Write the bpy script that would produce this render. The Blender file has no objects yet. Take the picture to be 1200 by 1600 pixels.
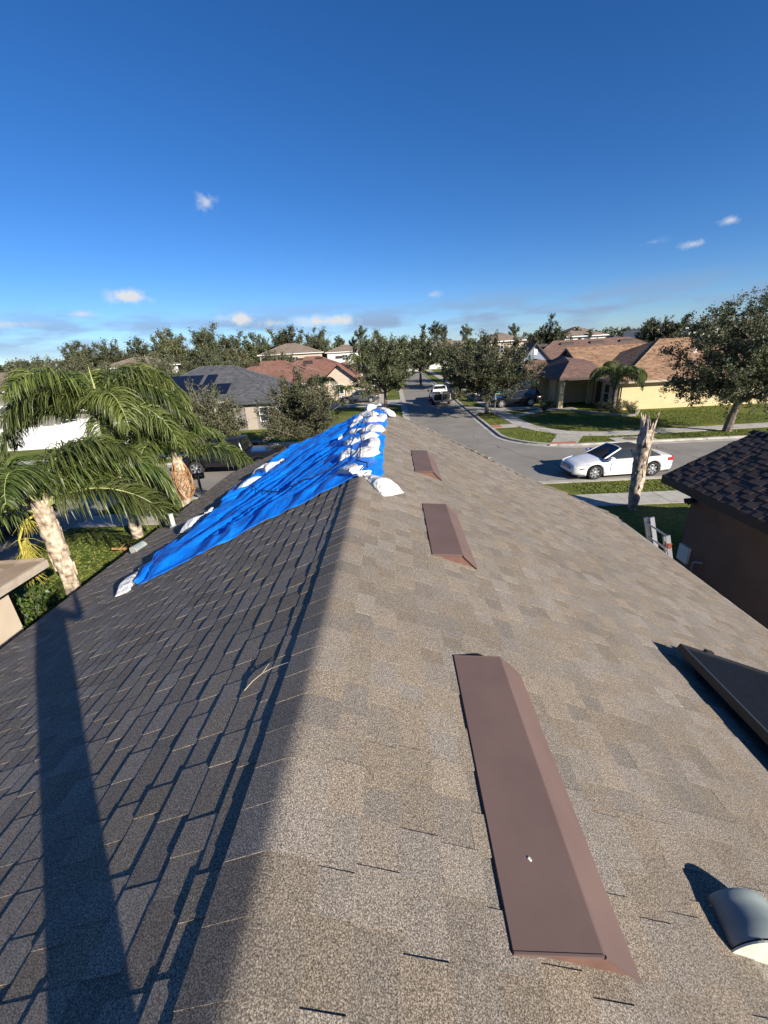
import bpy, math, random
import numpy as np
from mathutils import Vector, Matrix, noise

random.seed(7)
SC = bpy.context.scene
COL = SC.collection
R = math.radians

# ------------------------------------------------------------------ camera
CAM_H = 5.85
_f = np.array([13, -254, 636.]); _f /= np.linalg.norm(_f)
_d = np.array([90, 1600, 636.]); _d -= _f * _d.dot(_f); _d /= np.linalg.norm(_d)
_r = np.cross(_d, _f)
CR = np.array([_r, _f, -_d])
cam_data = bpy.data.cameras.new('camera')
cam = bpy.data.objects.new('camera', cam_data)
COL.objects.link(cam)
cx, cy, cz = CR[:, 0], -CR[:, 1], -CR[:, 2]
cam.matrix_world = Matrix(((cx[0], cy[0], cz[0], 0), (cx[1], cy[1], cz[1], 0), (cx[2], cy[2], cz[2], CAM_H), (0, 0, 0, 1)))
cam_data.sensor_fit = 'VERTICAL'
cam_data.sensor_height = 24
cam_data.sensor_width = 18
cam_data.lens = 636 / 1600 * 24
cam_data.clip_start = 0.02
cam_data.clip_end = 6000
SC.camera = cam
SC.render.resolution_x, SC.render.resolution_y = 768, 1024

# ------------------------------------------------------------------ light
SUN_DIR = Vector((-0.6440, 0.6570, -0.3920)).normalized()
SUN_EL = math.asin(-SUN_DIR.z)
SUN_AZ = math.atan2(-SUN_DIR.x, -SUN_DIR.y)
world = bpy.data.worlds.new('World')
SC.world = world
world.use_nodes = True
SC.view_settings.view_transform = 'Standard'
SC.view_settings.look = 'None'
SC.view_settings.gamma = 1
SC.view_settings.use_curve_mapping = False
SC.view_settings.exposure = 0.80
SKY_STRENGTH = 0.059


def build_world():
    nt = world.node_tree
    nt.nodes.clear()
    N = nt.nodes.new
    L = nt.links.new
    out = N('ShaderNodeOutputWorld')
    sky = N('ShaderNodeTexSky')
    sky.sky_type = 'NISHITA'
    sky.sun_disc = False
    sky.sun_elevation = SUN_EL
    sky.sun_rotation = SUN_AZ
    sky.altitude = 0
    sky.air_density = 0.85
    sky.dust_density = 0.08
    sky.ozone_density = 2.6
    hsv = N('ShaderNodeHueSaturation')
    hsv.inputs['Saturation'].default_value = 1.14
    tint = N('ShaderNodeMix'); tint.data_type = 'RGBA'; tint.blend_type = 'MULTIPLY'; tint.inputs[0].default_value = 1
    tint.inputs[7].default_value = (0.80, 0.965, 1.29, 1)
    L(sky.outputs[0], tint.inputs[6]); L(tint.outputs[2], hsv.inputs['Color'])
    bg = N('ShaderNodeBackground')
    bg.inputs[1].default_value = SKY_STRENGTH
    L(hsv.outputs[0], bg.inputs[0])
    cl = N('ShaderNodeBackground')
    cl.inputs[0].default_value = (0.86, 0.89, 0.93, 1)
    cl.inputs[1].default_value = 0.50
    tc = N('ShaderNodeTexCoord')

    def math_(op, a, b=None, c=None, clamp=False):
        n = N('ShaderNodeMath'); n.operation = op; n.use_clamp = clamp
        for i, v in enumerate((a, b, c)):
            if v is None: continue
            if isinstance(v, (int, float)): n.inputs[i].default_value = v
            else: L(v, n.inputs[i])
        return n.outputs[0]
    nz = N('ShaderNodeTexNoise'); nz.inputs['Scale'].default_value = 26; nz.inputs['Detail'].default_value = 7
    nz.inputs['Roughness'].default_value = 0.62
    L(tc.outputs['Generated'], nz.inputs['Vector'])
    total = None
    # small single puffs: (pixel direction as world vector), half width, half height, strength
    for (px, py, sa, sz, k) in ((323, 314, .036, .026, .62), (202, 464, .060, .024, 1.0), (372, 499, .062, .021, 1.0), (1086, 381, .036, .013, .6),
                                (1143, 344, .03, .013, .5), (1020, 378, .05, .012, .22), (505, 502, .14, .020, .9), (430, 505, .08, .016, .7),
                                (676, 460, .035, .012, .28), (125, 491, .05, .012, .45), (20, 507, .09, .012, .45)):
        v = CR @ np.array([px - 600, py - 800, 636.]); v /= np.linalg.norm(v)
        sub = N('ShaderNodeVectorMath'); sub.operation = 'SUBTRACT'
        L(tc.outputs['Generated'], sub.inputs[0]); sub.inputs[1].default_value = tuple(v)
        mul = N('ShaderNodeVectorMath'); mul.operation = 'MULTIPLY'
        L(sub.outputs[0], mul.inputs[0]); mul.inputs[1].default_value = (1 / sa, 1 / sa, 1 / sz)
        ln = N('ShaderNodeVectorMath'); ln.operation = 'LENGTH'
        L(mul.outputs[0], ln.inputs[0])
        m = math_('SUBTRACT', 1.0, ln.outputs['Value'], clamp=True)
        e = math_('ADD', m, math_('MULTIPLY', math_('SUBTRACT', nz.outputs[0], 0.62), 2.6))
        e = math_('MULTIPLY', math_('MULTIPLY', e, m, clamp=True), 2.4 * k, clamp=True)
        total = e if total is None else math_('MAXIMUM', total, e)
    # low grey bank all round the horizon
    sep = N('ShaderNodeSeparateXYZ'); L(tc.outputs['Generated'], sep.inputs[0])
    band = math_('SUBTRACT', 1.0, math_('ABSOLUTE', math_('DIVIDE', math_('SUBTRACT', sep.outputs['Z'], 0.055), 0.055)), clamp=True)
    mp = N('ShaderNodeMapping'); mp.inputs['Scale'].default_value = (5.5, 5.5, 26)
    mp.inputs['Location'].default_value = (0.0, 0.3, 0.0)
    L(tc.outputs['Generated'], mp.inputs[0])
    n2 = N('ShaderNodeTexNoise'); n2.inputs['Scale'].default_value = 1.3; n2.inputs['Detail'].default_value = 6
    L(mp.outputs[0], n2.inputs['Vector'])
    bk = math_('MULTIPLY', math_('MULTIPLY', math_('SUBTRACT', n2.outputs[0], 0.43), 6.0, clamp=True), band)
    bk = math_('MULTIPLY', bk, 0.85, clamp=True)
    bgk = N('ShaderNodeBackground'); bgk.inputs[0].default_value = (0.165, 0.225, 0.335, 1); bgk.inputs[1].default_value = 1.0
    mx = N('ShaderNodeMixShader'); L(bk, mx.inputs[0]); L(bg.outputs[0], mx.inputs[1]); L(bgk.outputs[0], mx.inputs[2])
    mx2 = N('ShaderNodeMixShader'); L(total, mx2.inputs[0]); L(mx.outputs[0], mx2.inputs[1]); L(cl.outputs[0], mx2.inputs[2])
    L(mx2.outputs[0], out.inputs['Surface'])


build_world()
sun_data = bpy.data.lights.new('sun', 'SUN')
sun_data.energy = 5.0
sun_data.angle = R(0.53)
sun_data.color = (1.0, 0.93, 0.82)
sun = bpy.data.objects.new('sun', sun_data)
COL.objects.link(sun)
sun.rotation_euler = SUN_DIR.to_track_quat('-Z', 'Y').to_euler()
sun.location = (30, -30, 30)


# ------------------------------------------------------------------ helpers
def project(p):
    """pixel position (1200x1600) of a point; used only to pick which shingles show largest"""
    c = CR.T @ (np.array(p, float) - np.array([0, 0, CAM_H]))
    if c[2] < 0.05: return None
    return 600 + 636 * c[0] / c[2], 800 + 636 * c[1] / c[2]


def tag(o, label=None, cat=None, group=None, kind=None):
    if label: o['label'] = label
    if cat: o['category'] = cat
    if group: o['group'] = group
    if kind: o['kind'] = kind
    return o


def thing(name, label, cat, loc=(0, 0, 0), rz=0.0, group=None):
    o = bpy.data.objects.new(name, None)
    o.empty_display_size = 0.2
    COL.objects.link(o)
    o.location = loc
    o.rotation_euler = (0, 0, rz)
    return tag(o, label, cat, group)


def link(name, me, parent=None, world_space=False):
    o = bpy.data.objects.new(name, me)
    COL.objects.link(o)
    if parent is not None:
        o.parent = parent
        if world_space:
            o.matrix_parent_inverse = Matrix.LocRotScale(parent.location, parent.rotation_euler, parent.scale).inverted()
    return o


def children(o):
    return [c for c in bpy.data.objects if c.parent == o]


def copy_tree(o, kids=None):
    """copy of a thing, its parts and their sub-parts"""
    if kids is None:
        kids = {}
        for c in bpy.data.objects:
            if c.parent: kids.setdefault(c.parent.name, []).append(c)
    c = o.copy()
    COL.objects.link(c)
    for ch in kids.get(o.name, []):
        d = copy_tree(ch, kids)
        d.parent = c
        d.matrix_parent_inverse = ch.matrix_parent_inverse
    return c


class MB:
    """collects polygons and builds ONE mesh"""
    def __init__(s):
        s.v = []; s.f = []; s.m = []; s.t = []; s.mats = []; s.sm = []

    def mat(s, m):
        if m not in s.mats: s.mats.append(m)
        return s.mats.index(m)

    def add(s, verts, faces, m=0, tone=0.0, smooth=False):
        b = len(s.v)
        s.v.extend([tuple(p) for p in verts])
        for f in faces:
            s.f.append(tuple(i + b for i in f)); s.m.append(m); s.t.append(tone); s.sm.append(smooth)

    def box(s, x0, x1, y0, y1, z0, z1, m=0, M=None, tone=0.0):
        p = [Vector(q) for q in ((x0, y0, z0), (x1, y0, z0), (x1, y1, z0), (x0, y1, z0), (x0, y0, z1), (x1, y0, z1), (x1, y1, z1), (x0, y1, z1))]
        if M is not None: p = [M @ q for q in p]
        s.add(p, ((0, 3, 2, 1), (4, 5, 6, 7), (0, 1, 5, 4), (1, 2, 6, 5), (2, 3, 7, 6), (3, 0, 4, 7)), m, tone)

    def prism(s, poly, z0, z1, m=0, tone=0.0):
        n = len(poly)
        a = sum(poly[i][0] * poly[(i + 1) % n][1] - poly[(i + 1) % n][0] * poly[i][1] for i in range(n))
        if a < 0: poly = poly[::-1]
        v = [(p[0], p[1], z0) for p in poly] + [(p[0], p[1], z1) for p in poly]
        f = [tuple(range(n))[::-1], tuple(range(n, 2 * n))] + [(i, (i + 1) % n, n + (i + 1) % n, n + i) for i in range(n)]
        s.add(v, f, m, tone)

    def plate(s, poly3, thick, m=0, tone=0.0):
        """a 3d polygon given thickness straight down"""
        n = len(poly3)
        v = [tuple(p) for p in poly3] + [(p[0], p[1], p[2] - thick) for p in poly3]
        nz_ = Vector((0, 0, 0))
        for i in range(n):
            a, b = Vector(poly3[i]), Vector(poly3[(i + 1) % n])
            nz_ += a.cross(b)
        f = [tuple(range(n)), tuple(range(n, 2 * n))[::-1]] + [(i, n + i, n + (i + 1) % n, (i + 1) % n) for i in range(n)]
        if nz_.z < 0: f = [q[::-1] for q in f]
        s.add(v, f, m, tone)

    def tube(s, pts, rad, n=6, m=0, cap=True, smooth=True, tone=0.0):
        pts = [Vector(p) for p in pts]
        if isinstance(rad, (int, float)): rad = [rad] * len(pts)
        V = []; F = []
        up = None
        for i, p in enumerate(pts):
            d = (pts[min(i + 1, len(pts) - 1)] - pts[max(i - 1, 0)])
            if d.length < 1e-9: d = Vector((0, 0, 1))
            d.normalize()
            if up is None: up = d.orthogonal()
            up = (up - d * up.dot(d))
            if up.length < 1e-6: up = d.orthogonal()
            up.normalize()
            sd = d.cross(up)
            for k in range(n):
                a = 2 * math.pi * k / n
                V.append(p + (up * math.cos(a) + sd * math.sin(a)) * rad[i])
        for i in range(len(pts) - 1):
            for k in range(n):
                F.append((i * n + k, i * n + (k + 1) % n, (i + 1) * n + (k + 1) % n, (i + 1) * n + k))
        s.add(V, F, m, tone, smooth)
        if cap:
            s.add(V[:n], [tuple(range(n))[::-1]], m, tone)
            s.add(V[-n:], [tuple(range(n))], m, tone)

    def loft(s, rings, m=0, closed=True, cap=True, smooth=True, tone=0.0):
        n = len(rings[0])
        V = [p for r in rings for p in r]
        F = []
        for i in range(len(rings) - 1):
            for k in range(n if closed else n - 1):
                F.append((i * n + k, i * n + (k + 1) % n, (i + 1) * n + (k + 1) % n, (i + 1) * n + k))
        s.add(V, F, m, tone, smooth)
        if cap:
            s.add(rings[0], [tuple(range(n))[::-1]], m, tone)
            s.add(rings[-1], [tuple(range(n))], m, tone)

    def mesh(s, name, mats=None):
        me = bpy.data.meshes.new(name)
        me.from_pydata(s.v, [], s.f)
        for mm in (mats or s.mats): me.materials.append(mm)
        me.polygons.foreach_set('material_index', s.m)
        me.polygons.foreach_set('use_smooth', s.sm)
        at = me.attributes.new('tone', 'FLOAT', 'FACE')
        at.data.foreach_set('value', s.t)
        me.update()
        return me

    def build(s, name, mats=None, parent=None, ws=False, bevel=0.0):
        if mats is not None and not isinstance(mats, (list, tuple)): mats = [mats]
        o = link(name, s.mesh(name, mats), parent, ws)
        if bevel:
            b = o.modifiers.new('bevel', 'BEVEL'); b.width = bevel; b.segments = 2; b.limit_method = 'ANGLE'
        return o


def quads_mesh(name, V, mats, tone=None, midx=None):
    """V: (n,4,3) array -> mesh of n loose quads"""
    n = len(V)
    me = bpy.data.meshes.new(name)
    me.vertices.add(n * 4)
    me.vertices.foreach_set('co', V.reshape(-1).astype(np.float32))
    me.loops.add(n * 4)
    me.loops.foreach_set('vertex_index', np.arange(n * 4, dtype=np.int32))
    me.polygons.add(n)
    me.polygons.foreach_set('loop_start', np.arange(0, n * 4, 4, dtype=np.int32))
    me.polygons.foreach_set('loop_total', np.full(n, 4, dtype=np.int32))
    for m in mats: me.materials.append(m)
    if midx is not None: me.polygons.foreach_set('material_index', midx.astype(np.int32))
    at = me.attributes.new('tone', 'FLOAT', 'FACE')
    at.data.foreach_set('value', (tone if tone is not None else np.random.rand(n)).astype(np.float32))
    me.update()
    me.validate()
    return me


# ------------------------------------------------------------------ materials
def new_mat(name):
    m = bpy.data.materials.new(name)
    m.use_nodes = True
    nt = m.node_tree
    b = nt.nodes['Principled BSDF']
    return m, nt, b


def simple(name, col, rough=0.6, metal=0.0, var=0.12, scale=8.0, bump=0.0, bscale=60.0, spec=0.5, coat=0.0, col2=None, detail=4.0):
    """principled with a mottled colour and fine relief"""
    m, nt, b = new_mat(name)
    tc = nt.nodes.new('ShaderNodeTexCoord')
    nz = nt.nodes.new('ShaderNodeTexNoise'); nz.inputs['Scale'].default_value = scale; nz.inputs['Detail'].default_value = detail
    nt.links.new(tc.outputs['Object'], nz.inputs['Vector'])
    rp = nt.nodes.new('ShaderNodeValToRGB')
    c2 = col2 or col
    rp.color_ramp.elements[0].position = 0.3
    rp.color_ramp.elements[1].position = 0.7
    rp.color_ramp.elements[0].color = tuple(c * (1 - var) for c in col) + (1,)
    rp.color_ramp.elements[1].color = tuple(min(1, c * (1 + var)) for c in c2) + (1,)
    nt.links.new(nz.outputs[0], rp.inputs[0])
    nt.links.new(rp.outputs[0], b.inputs['Base Color'])
    b.inputs['Roughness'].default_value = rough
    b.inputs['Metallic'].default_value = metal
    b.inputs['Specular IOR Level'].default_value = spec
    b.inputs['Coat Weight'].default_value = coat
    if bump:
        n2 = nt.nodes.new('ShaderNodeTexNoise'); n2.inputs['Scale'].default_value = bscale; n2.inputs['Detail'].default_value = 3
        nt.links.new(tc.outputs['Object'], n2.inputs['Vector'])
        bp = nt.nodes.new('ShaderNodeBump'); bp.inputs['Strength'].default_value = bump; bp.inputs['Distance'].default_value = 0.01
        nt.links.new(n2.outputs[0], bp.inputs['Height'])
        nt.links.new(bp.outputs[0], b.inputs['Normal'])
    return m


def shingle_mat(name, dark, mid, light, gscale=240.0, rough=0.95, tone_amt=0.36, bump=0.12):
    """granule-coated shingle; every piece has its own tone ('tone' attribute, or the pass index of a single piece)"""
    m, nt, b = new_mat(name)
    N = nt.nodes.new; L = nt.links.new
    geo = N('ShaderNodeNewGeometry')
    nz = N('ShaderNodeTexNoise'); nz.inputs['Scale'].default_value = gscale; nz.inputs['Detail'].default_value = 2.0; nz.inputs['Roughness'].default_value = 0.9
    L(geo.outputs['Position'], nz.inputs['Vector'])
    rp = N('ShaderNodeValToRGB')
    e = rp.color_ramp.elements
    e[0].position = 0.34; e[0].color = dark + (1,)
    e[1].position = 0.66; e[1].color = light + (1,)
    k = e.new(0.5); k.color = mid + (1,)
    L(nz.outputs[0], rp.inputs[0])
    at = N('ShaderNodeAttribute'); at.attribute_name = 'tone'
    oi = N('ShaderNodeObjectInfo')
    fr = N('ShaderNodeMath'); fr.operation = 'MULTIPLY_ADD'; L(oi.outputs['Object Index'], fr.inputs[0]); fr.inputs[1].default_value = 0.001; L(at.outputs['Fac'], fr.inputs[2])
    # patches of weathering across the roof
    n3 = N('ShaderNodeTexNoise'); n3.inputs['Scale'].default_value = 1.1; n3.inputs['Detail'].default_value = 5
    L(geo.outputs['Position'], n3.inputs['Vector'])
    mr = N('ShaderNodeMapRange'); mr.inputs['From Min'].default_value = 0; mr.inputs['From Max'].default_value = 1
    mr.inputs['To Min'].default_value = 1 - tone_amt * 0.5; mr.inputs['To Max'].default_value = 1 + tone_amt * 0.5
    L(fr.outputs[0], mr.inputs['Value'])
    m3 = N('ShaderNodeMapRange'); m3.inputs['From Min'].default_value = 0.3; m3.inputs['From Max'].default_value = 0.7
    m3.inputs['To Min'].default_value = 0.92; m3.inputs['To Max'].default_value = 1.07
    L(n3.outputs[0], m3.inputs['Value'])
    mu = N('ShaderNodeMath'); mu.operation = 'MULTIPLY'; L(mr.outputs[0], mu.inputs[0]); L(m3.outputs[0], mu.inputs[1])
    sc = N('ShaderNodeVectorMath'); sc.operation = 'SCALE'; L(rp.outputs[0], sc.inputs[0]); L(mu.outputs[0], sc.inputs['Scale'])
    # slight warm / grey shift piece by piece
    hs = N('ShaderNodeHueSaturation')
    ms = N('ShaderNodeMapRange'); ms.inputs['To Min'].default_value = 0.8; ms.inputs['To Max'].default_value = 1.15
    f2 = N('ShaderNodeMath'); f2.operation = 'MULTIPLY'; L(fr.outputs[0], f2.inputs[0]); f2.inputs[1].default_value = 7.31
    f3 = N('ShaderNodeMath'); f3.operation = 'FRACT'; L(f2.outputs[0], f3.inputs[0]); L(f3.outputs[0], ms.inputs['Value'])
    L(ms.outputs[0], hs.inputs['Saturation']); L(sc.outputs[0], hs.inputs['Color'])
    L(hs.outputs[0], b.inputs['Base Color'])
    b.inputs['Roughness'].default_value = rough
    b.inputs['Specular IOR Level'].default_value = 0.25
    bp = N('ShaderNodeBump'); bp.inputs['Strength'].default_value = bump; bp.inputs['Distance'].default_value = 0.003
    L(nz.outputs[0], bp.inputs['Height']); L(bp.outputs[0], b.inputs['Normal'])
    return m


def far_roof_mat(name, c1, c2, rough=0.95):
    """roof too far away to tell tabs apart: courses and tab mottling in colour"""
    m, nt, b = new_mat(name)
    N = nt.nodes.new; L = nt.links.new
    geo = N('ShaderNodeNewGeometry')
    mp = N('ShaderNodeMapping'); mp.inputs['Scale'].default_value = (3.2, 3.2, 16)
    L(geo.outputs['Position'], mp.inputs[0])
    vo = N('ShaderNodeTexVoronoi'); vo.inputs['Scale'].default_value = 1.0
    L(mp.outputs[0], vo.inputs['Vector'])
    nz = N('ShaderNodeTexNoise'); nz.inputs['Scale'].default_value = 0.5; nz.inputs['Detail'].default_value = 6
    L(geo.outputs['Position'], nz.inputs['Vector'])
    rp = N('ShaderNodeValToRGB')
    rp.color_ramp.elements[0].color = c1 + (1,); rp.color_ramp.elements[1].color = c2 + (1,)
    sp = N('ShaderNodeSeparateColor'); L(vo.outputs['Color'], sp.inputs[0])
    ad = N('ShaderNodeMath'); ad.operation = 'MULTIPLY_ADD'; L(nz.outputs[0], ad.inputs[0]); ad.inputs[1].default_value = 0.8
    mm = N('ShaderNodeMath'); mm.operation = 'MULTIPLY_ADD'; L(sp.outputs[0], mm.inputs[0]); mm.inputs[1].default_value = 0.7; mm.inputs[2].default_value = -0.25
    L(mm.outputs[0], ad.inputs[2])
    L(ad.outputs[0], rp.inputs[0])
    L(rp.outputs[0], b.inputs['Base Color'])
    b.inputs['Roughness'].default_value = rough
    b.inputs['Specular IOR Level'].default_value = 0.2
    bp = N('ShaderNodeBump'); bp.inputs['Strength'].default_value = 0.5; bp.inputs['Distance'].default_value = 0.02
    L(sp.outputs[0], bp.inputs['Height']); L(bp.outputs[0], b.inputs['Normal'])
    return m


def leaf_mat(name, c1, c2, rough=0.45, trans=0.25, spec=0.4):
    m, nt, b = new_mat(name)
    N = nt.nodes.new; L = nt.links.new
    at = N('ShaderNodeAttribute'); at.attribute_name = 'tone'
    oi = N('ShaderNodeObjectInfo')
    rp = N('ShaderNodeValToRGB')
    rp.color_ramp.elements[0].color = c1 + (1,); rp.color_ramp.elements[1].color = c2 + (1,)
    L(at.outputs['Fac'], rp.inputs[0])
    hs = N('ShaderNodeHueSaturation')
    mr = N('ShaderNodeMapRange'); mr.inputs['To Min'].default_value = 0.72; mr.inputs['To Max'].default_value = 1.25
    L(oi.outputs['Random'], mr.inputs['Value']); L(mr.outputs[0], hs.inputs['Value'])
    m2 = N('ShaderNodeMapRange'); m2.inputs['To Min'].default_value = 0.485; m2.inputs['To Max'].default_value = 0.51
    fr = N('ShaderNodeMath'); fr.operation = 'MULTIPLY'; L(oi.outputs['Random'], fr.inputs[0]); fr.inputs[1].default_value = 9.7
    f2 = N('ShaderNodeMath'); f2.operation = 'FRACT'; L(fr.outputs[0], f2.inputs[0]); L(f2.outputs[0], m2.inputs['Value'])
    L(m2.outputs[0], hs.inputs['Hue'])
    L(rp.outputs[0], hs.inputs['Color'])
    L(hs.outputs[0], b.inputs['Base Color'])
    b.inputs['Roughness'].default_value = rough
    b.inputs['Specular IOR Level'].default_value = spec
    tr = N('ShaderNodeBsdfTranslucent'); L(hs.outputs[0], tr.inputs[0])
    mx = N('ShaderNodeMixShader'); mx.inputs[0].default_value = trans
    L(b.outputs[0], mx.inputs[1]); L(tr.outputs[0], mx.inputs[2])
    L(mx.outputs[0], nt.nodes['Material Output'].inputs['Surface'])
    return m


def grass_mat():
    m, nt, b = new_mat('lawn_grass')
    N = nt.nodes.new; L = nt.links.new
    geo = N('ShaderNodeNewGeometry')
    n1 = N('ShaderNodeTexNoise'); n1.inputs['Scale'].default_value = 0.35; n1.inputs['Detail'].default_value = 5
    n2 = N('ShaderNodeTexNoise'); n2.inputs['Scale'].default_value = 9; n2.inputs['Detail'].default_value = 6; n2.inputs['Roughness'].default_value = 0.75
    L(geo.outputs['Position'], n1.inputs['Vector']); L(geo.outputs['Position'], n2.inputs['Vector'])
    r1 = N('ShaderNodeValToRGB')
    r1.color_ramp.elements[0].position = 0.32; r1.color_ramp.elements[0].color = (0.080, 0.125, 0.022, 1)
    r1.color_ramp.elements[1].position = 0.68; r1.color_ramp.elements[1].color = (0.22, 0.225, 0.062, 1)
    L(n1.outputs[0], r1.inputs[0])
    r2 = N('ShaderNodeValToRGB')
    r2.color_ramp.elements[0].position = 0.3; r2.color_ramp.elements[0].color = (0.35, 0.35, 0.35, 1)
    r2.color_ramp.elements[1].position = 0.75; r2.color_ramp.elements[1].color = (1.5, 1.45, 1.3, 1)
    L(n2.outputs[0], r2.inputs[0])
    mu = N('ShaderNodeMix'); mu.data_type = 'RGBA'; mu.blend_type = 'MULTIPLY'; mu.inputs[0].default_value = 1
    L(r1.outputs[0], mu.inputs[6]); L(r2.outputs[0], mu.inputs[7])
    L(mu.outputs[2], b.inputs['Base Color'])
    b.inputs['Roughness'].default_value = 1.0; b.inputs['Specular IOR Level'].default_value = 0.1
    n3 = N('ShaderNodeTexNoise'); n3.inputs['Scale'].default_value = 30; n3.inputs['Detail'].default_value = 4
    L(geo.outputs['Position'], n3.inputs['Vector'])
    bp = N('ShaderNodeBump'); bp.inputs['Strength'].default_value = 1.0; bp.inputs['Distance'].default_value = 0.06
    L(n3.outputs[0], bp.inputs['Height']); L(bp.outputs[0], b.inputs['Normal'])
    return m


def asphalt_mat():
    m, nt, b = new_mat('asphalt')
    N = nt.nodes.new; L = nt.links.new
    geo = N('ShaderNodeNewGeometry')
    n1 = N('ShaderNodeTexNoise'); n1.inputs['Scale'].default_value = 0.4; n1.inputs['Detail'].default_value = 6
    n2 = N('ShaderNodeTexNoise'); n2.inputs['Scale'].default_value = 22; n2.inputs['Detail'].default_value = 5; n2.inputs['Roughness'].default_value = 0.8
    L(geo.outputs['Position'], n1.inputs['Vector']); L(geo.outputs['Position'], n2.inputs['Vector'])
    ad = N('ShaderNodeMath'); ad.operation = 'MULTIPLY_ADD'; L(n2.outputs[0], ad.inputs[0]); ad.inputs[1].default_value = 0.6
    m0 = N('ShaderNodeMath'); m0.operation = 'MULTIPLY'; L(n1.outputs[0], m0.inputs[0]); m0.inputs[1].default_value = 0.45
    L(m0.outputs[0], ad.inputs[2])
    rp = N('ShaderNodeValToRGB')
    rp.color_ramp.elements[0].position = 0.3; rp.color_ramp.elements[0].color = (0.150, 0.138, 0.118, 1)
    rp.color_ramp.elements[1].position = 0.75; rp.color_ramp.elements[1].color = (0.335, 0.306, 0.260, 1)
    L(ad.outputs[0], rp.inputs[0])
    # dark sealed cracks
    wv = N('ShaderNodeTexVoronoi'); wv.feature = 'DISTANCE_TO_EDGE'; wv.inputs['Scale'].default_value = 0.16
    nv = N('ShaderNodeMix'); nv.data_type = 'VECTOR'; nv.inputs[0].default_value = 0.12
    L(geo.outputs['Position'], nv.inputs[4])
    sc = N('ShaderNodeVectorMath'); sc.operation = 'SCALE'; sc.inputs['Scale'].default_value = 9
    L(n1.outputs['Color'], sc.inputs[0]); L(sc.outputs[0], nv.inputs[5])
    L(nv.outputs[1], wv.inputs['Vector'])
    lt = N('ShaderNodeMath'); lt.operation = 'LESS_THAN'; lt.inputs[1].default_value = 0.0013; L(wv.outputs['Distance'], lt.inputs[0])
    mx = N('ShaderNodeMix'); mx.data_type = 'RGBA'; L(lt.outputs[0], mx.inputs[0]); L(rp.outputs[0], mx.inputs[6]); mx.inputs[7].default_value = (0.05, 0.048, 0.045, 1)
    L(mx.outputs[2], b.inputs['Base Color'])
    b.inputs['Roughness'].default_value = 0.92; b.inputs['Specular IOR Level'].default_value = 0.3
    bp = N('ShaderNodeBump'); bp.inputs['Strength'].default_value = 0.5; bp.inputs['Distance'].default_value = 0.01
    L(n2.outputs[0], bp.inputs['Height']); L(bp.outputs[0], b.inputs['Normal'])
    return m


M = {}
M['grass'] = grass_mat()
M['asphalt'] = asphalt_mat()
M['concrete'] = simple('concrete', (0.42, 0.39, 0.335), 0.9, var=0.16, scale=2.5, bump=0.3, bscale=40, spec=0.25)
M['kerb'] = simple('kerb_concrete', (0.40, 0.37, 0.32), 0.9, var=0.22, scale=1.6, bump=0.3, bscale=40, spec=0.25)
M['redpad'] = simple('tactile_pad', (0.42, 0.16, 0.10), 0.85, var=0.2, scale=6)
M['shingle'] = shingle_mat('tan_shingle', (0.048, 0.038, 0.029), (0.176, 0.143, 0.110), (0.47, 0.40, 0.312))
M['darkshingle'] = shingle_mat('dark_brown_shingle', (0.028, 0.018, 0.014), (0.075, 0.050, 0.041), (0.16, 0.115, 0.095), tone_amt=0.32)
M['roof_felt'] = simple('roof_underlay', (0.035, 0.03, 0.026), 0.95)
M['r_orange'] = far_roof_mat('orange_brown_roof', (0.13, 0.075, 0.045), (0.40, 0.245, 0.15))
M['r_brown'] = far_roof_mat('brown_roof', (0.10, 0.062, 0.050), (0.22, 0.135, 0.105))
M['r_grey'] = far_roof_mat('grey_roof', (0.045, 0.047, 0.052), (0.125, 0.125, 0.13))
M['r_red'] = far_roof_mat('red_brown_roof', (0.15, 0.07, 0.05), (0.28, 0.15, 0.11))
M['r_tan'] = far_roof_mat('tan_roof', (0.15, 0.115, 0.085), (0.29, 0.225, 0.17))
M['stucco_yellow'] = simple('yellow_stucco', (0.60, 0.475, 0.27), 0.9, var=0.06, scale=3, bump=0.25, bscale=70, spec=0.2)
M['stucco_brown'] = simple('brown_stucco', (0.19, 0.125, 0.088), 0.92, var=0.1, scale=2, bump=0.3, bscale=90, spec=0.2)
M['stucco_cream'] = simple('cream_stucco', (0.50, 0.415, 0.32), 0.9, var=0.06, scale=3, bump=0.25, bscale=70, spec=0.2)
M['stucco_white'] = simple('white_stucco', (0.62, 0.60, 0.56), 0.9, var=0.05, scale=3, spec=0.2)
M['stucco_grey'] = simple('grey_stucco', (0.24, 0.22, 0.195), 0.9, var=0.07, scale=3, spec=0.2)
M['siding_blue'] = simple('blue_grey_siding', (0.20, 0.24, 0.29), 0.8, var=0.08, scale=3)
M['siding_grey'] = simple('grey_siding', (0.33, 0.34, 0.33), 0.8, var=0.08, scale=3)
M['trim_dark'] = simple('dark_trim', (0.045, 0.032, 0.026), 0.6)
M['trim_white'] = simple('white_trim', (0.78, 0.76, 0.72), 0.5, var=0.05)
M['trim_tan'] = simple('tan_trim', (0.40, 0.34, 0.27), 0.6)
M['glass'] = simple('dark_window_glass', (0.03, 0.037, 0.045), 0.06, var=0.2, spec=0.8)
M['door'] = simple('garage_door_paint', (0.42, 0.38, 0.31), 0.6)
M['vinyl'] = simple('white_vinyl', (0.70, 0.69, 0.67), 0.45, var=0.04, scale=2)
M['vent'] = simple('brown_vent_paint', (0.148, 0.097, 0.082), 0.72, var=0.10, scale=3.5, bump=0.10, bscale=9, spec=0.25)
M['vent_under'] = simple('brown_vent_end', (0.165, 0.085, 0.063), 0.6, var=0.15, scale=14)
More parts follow.
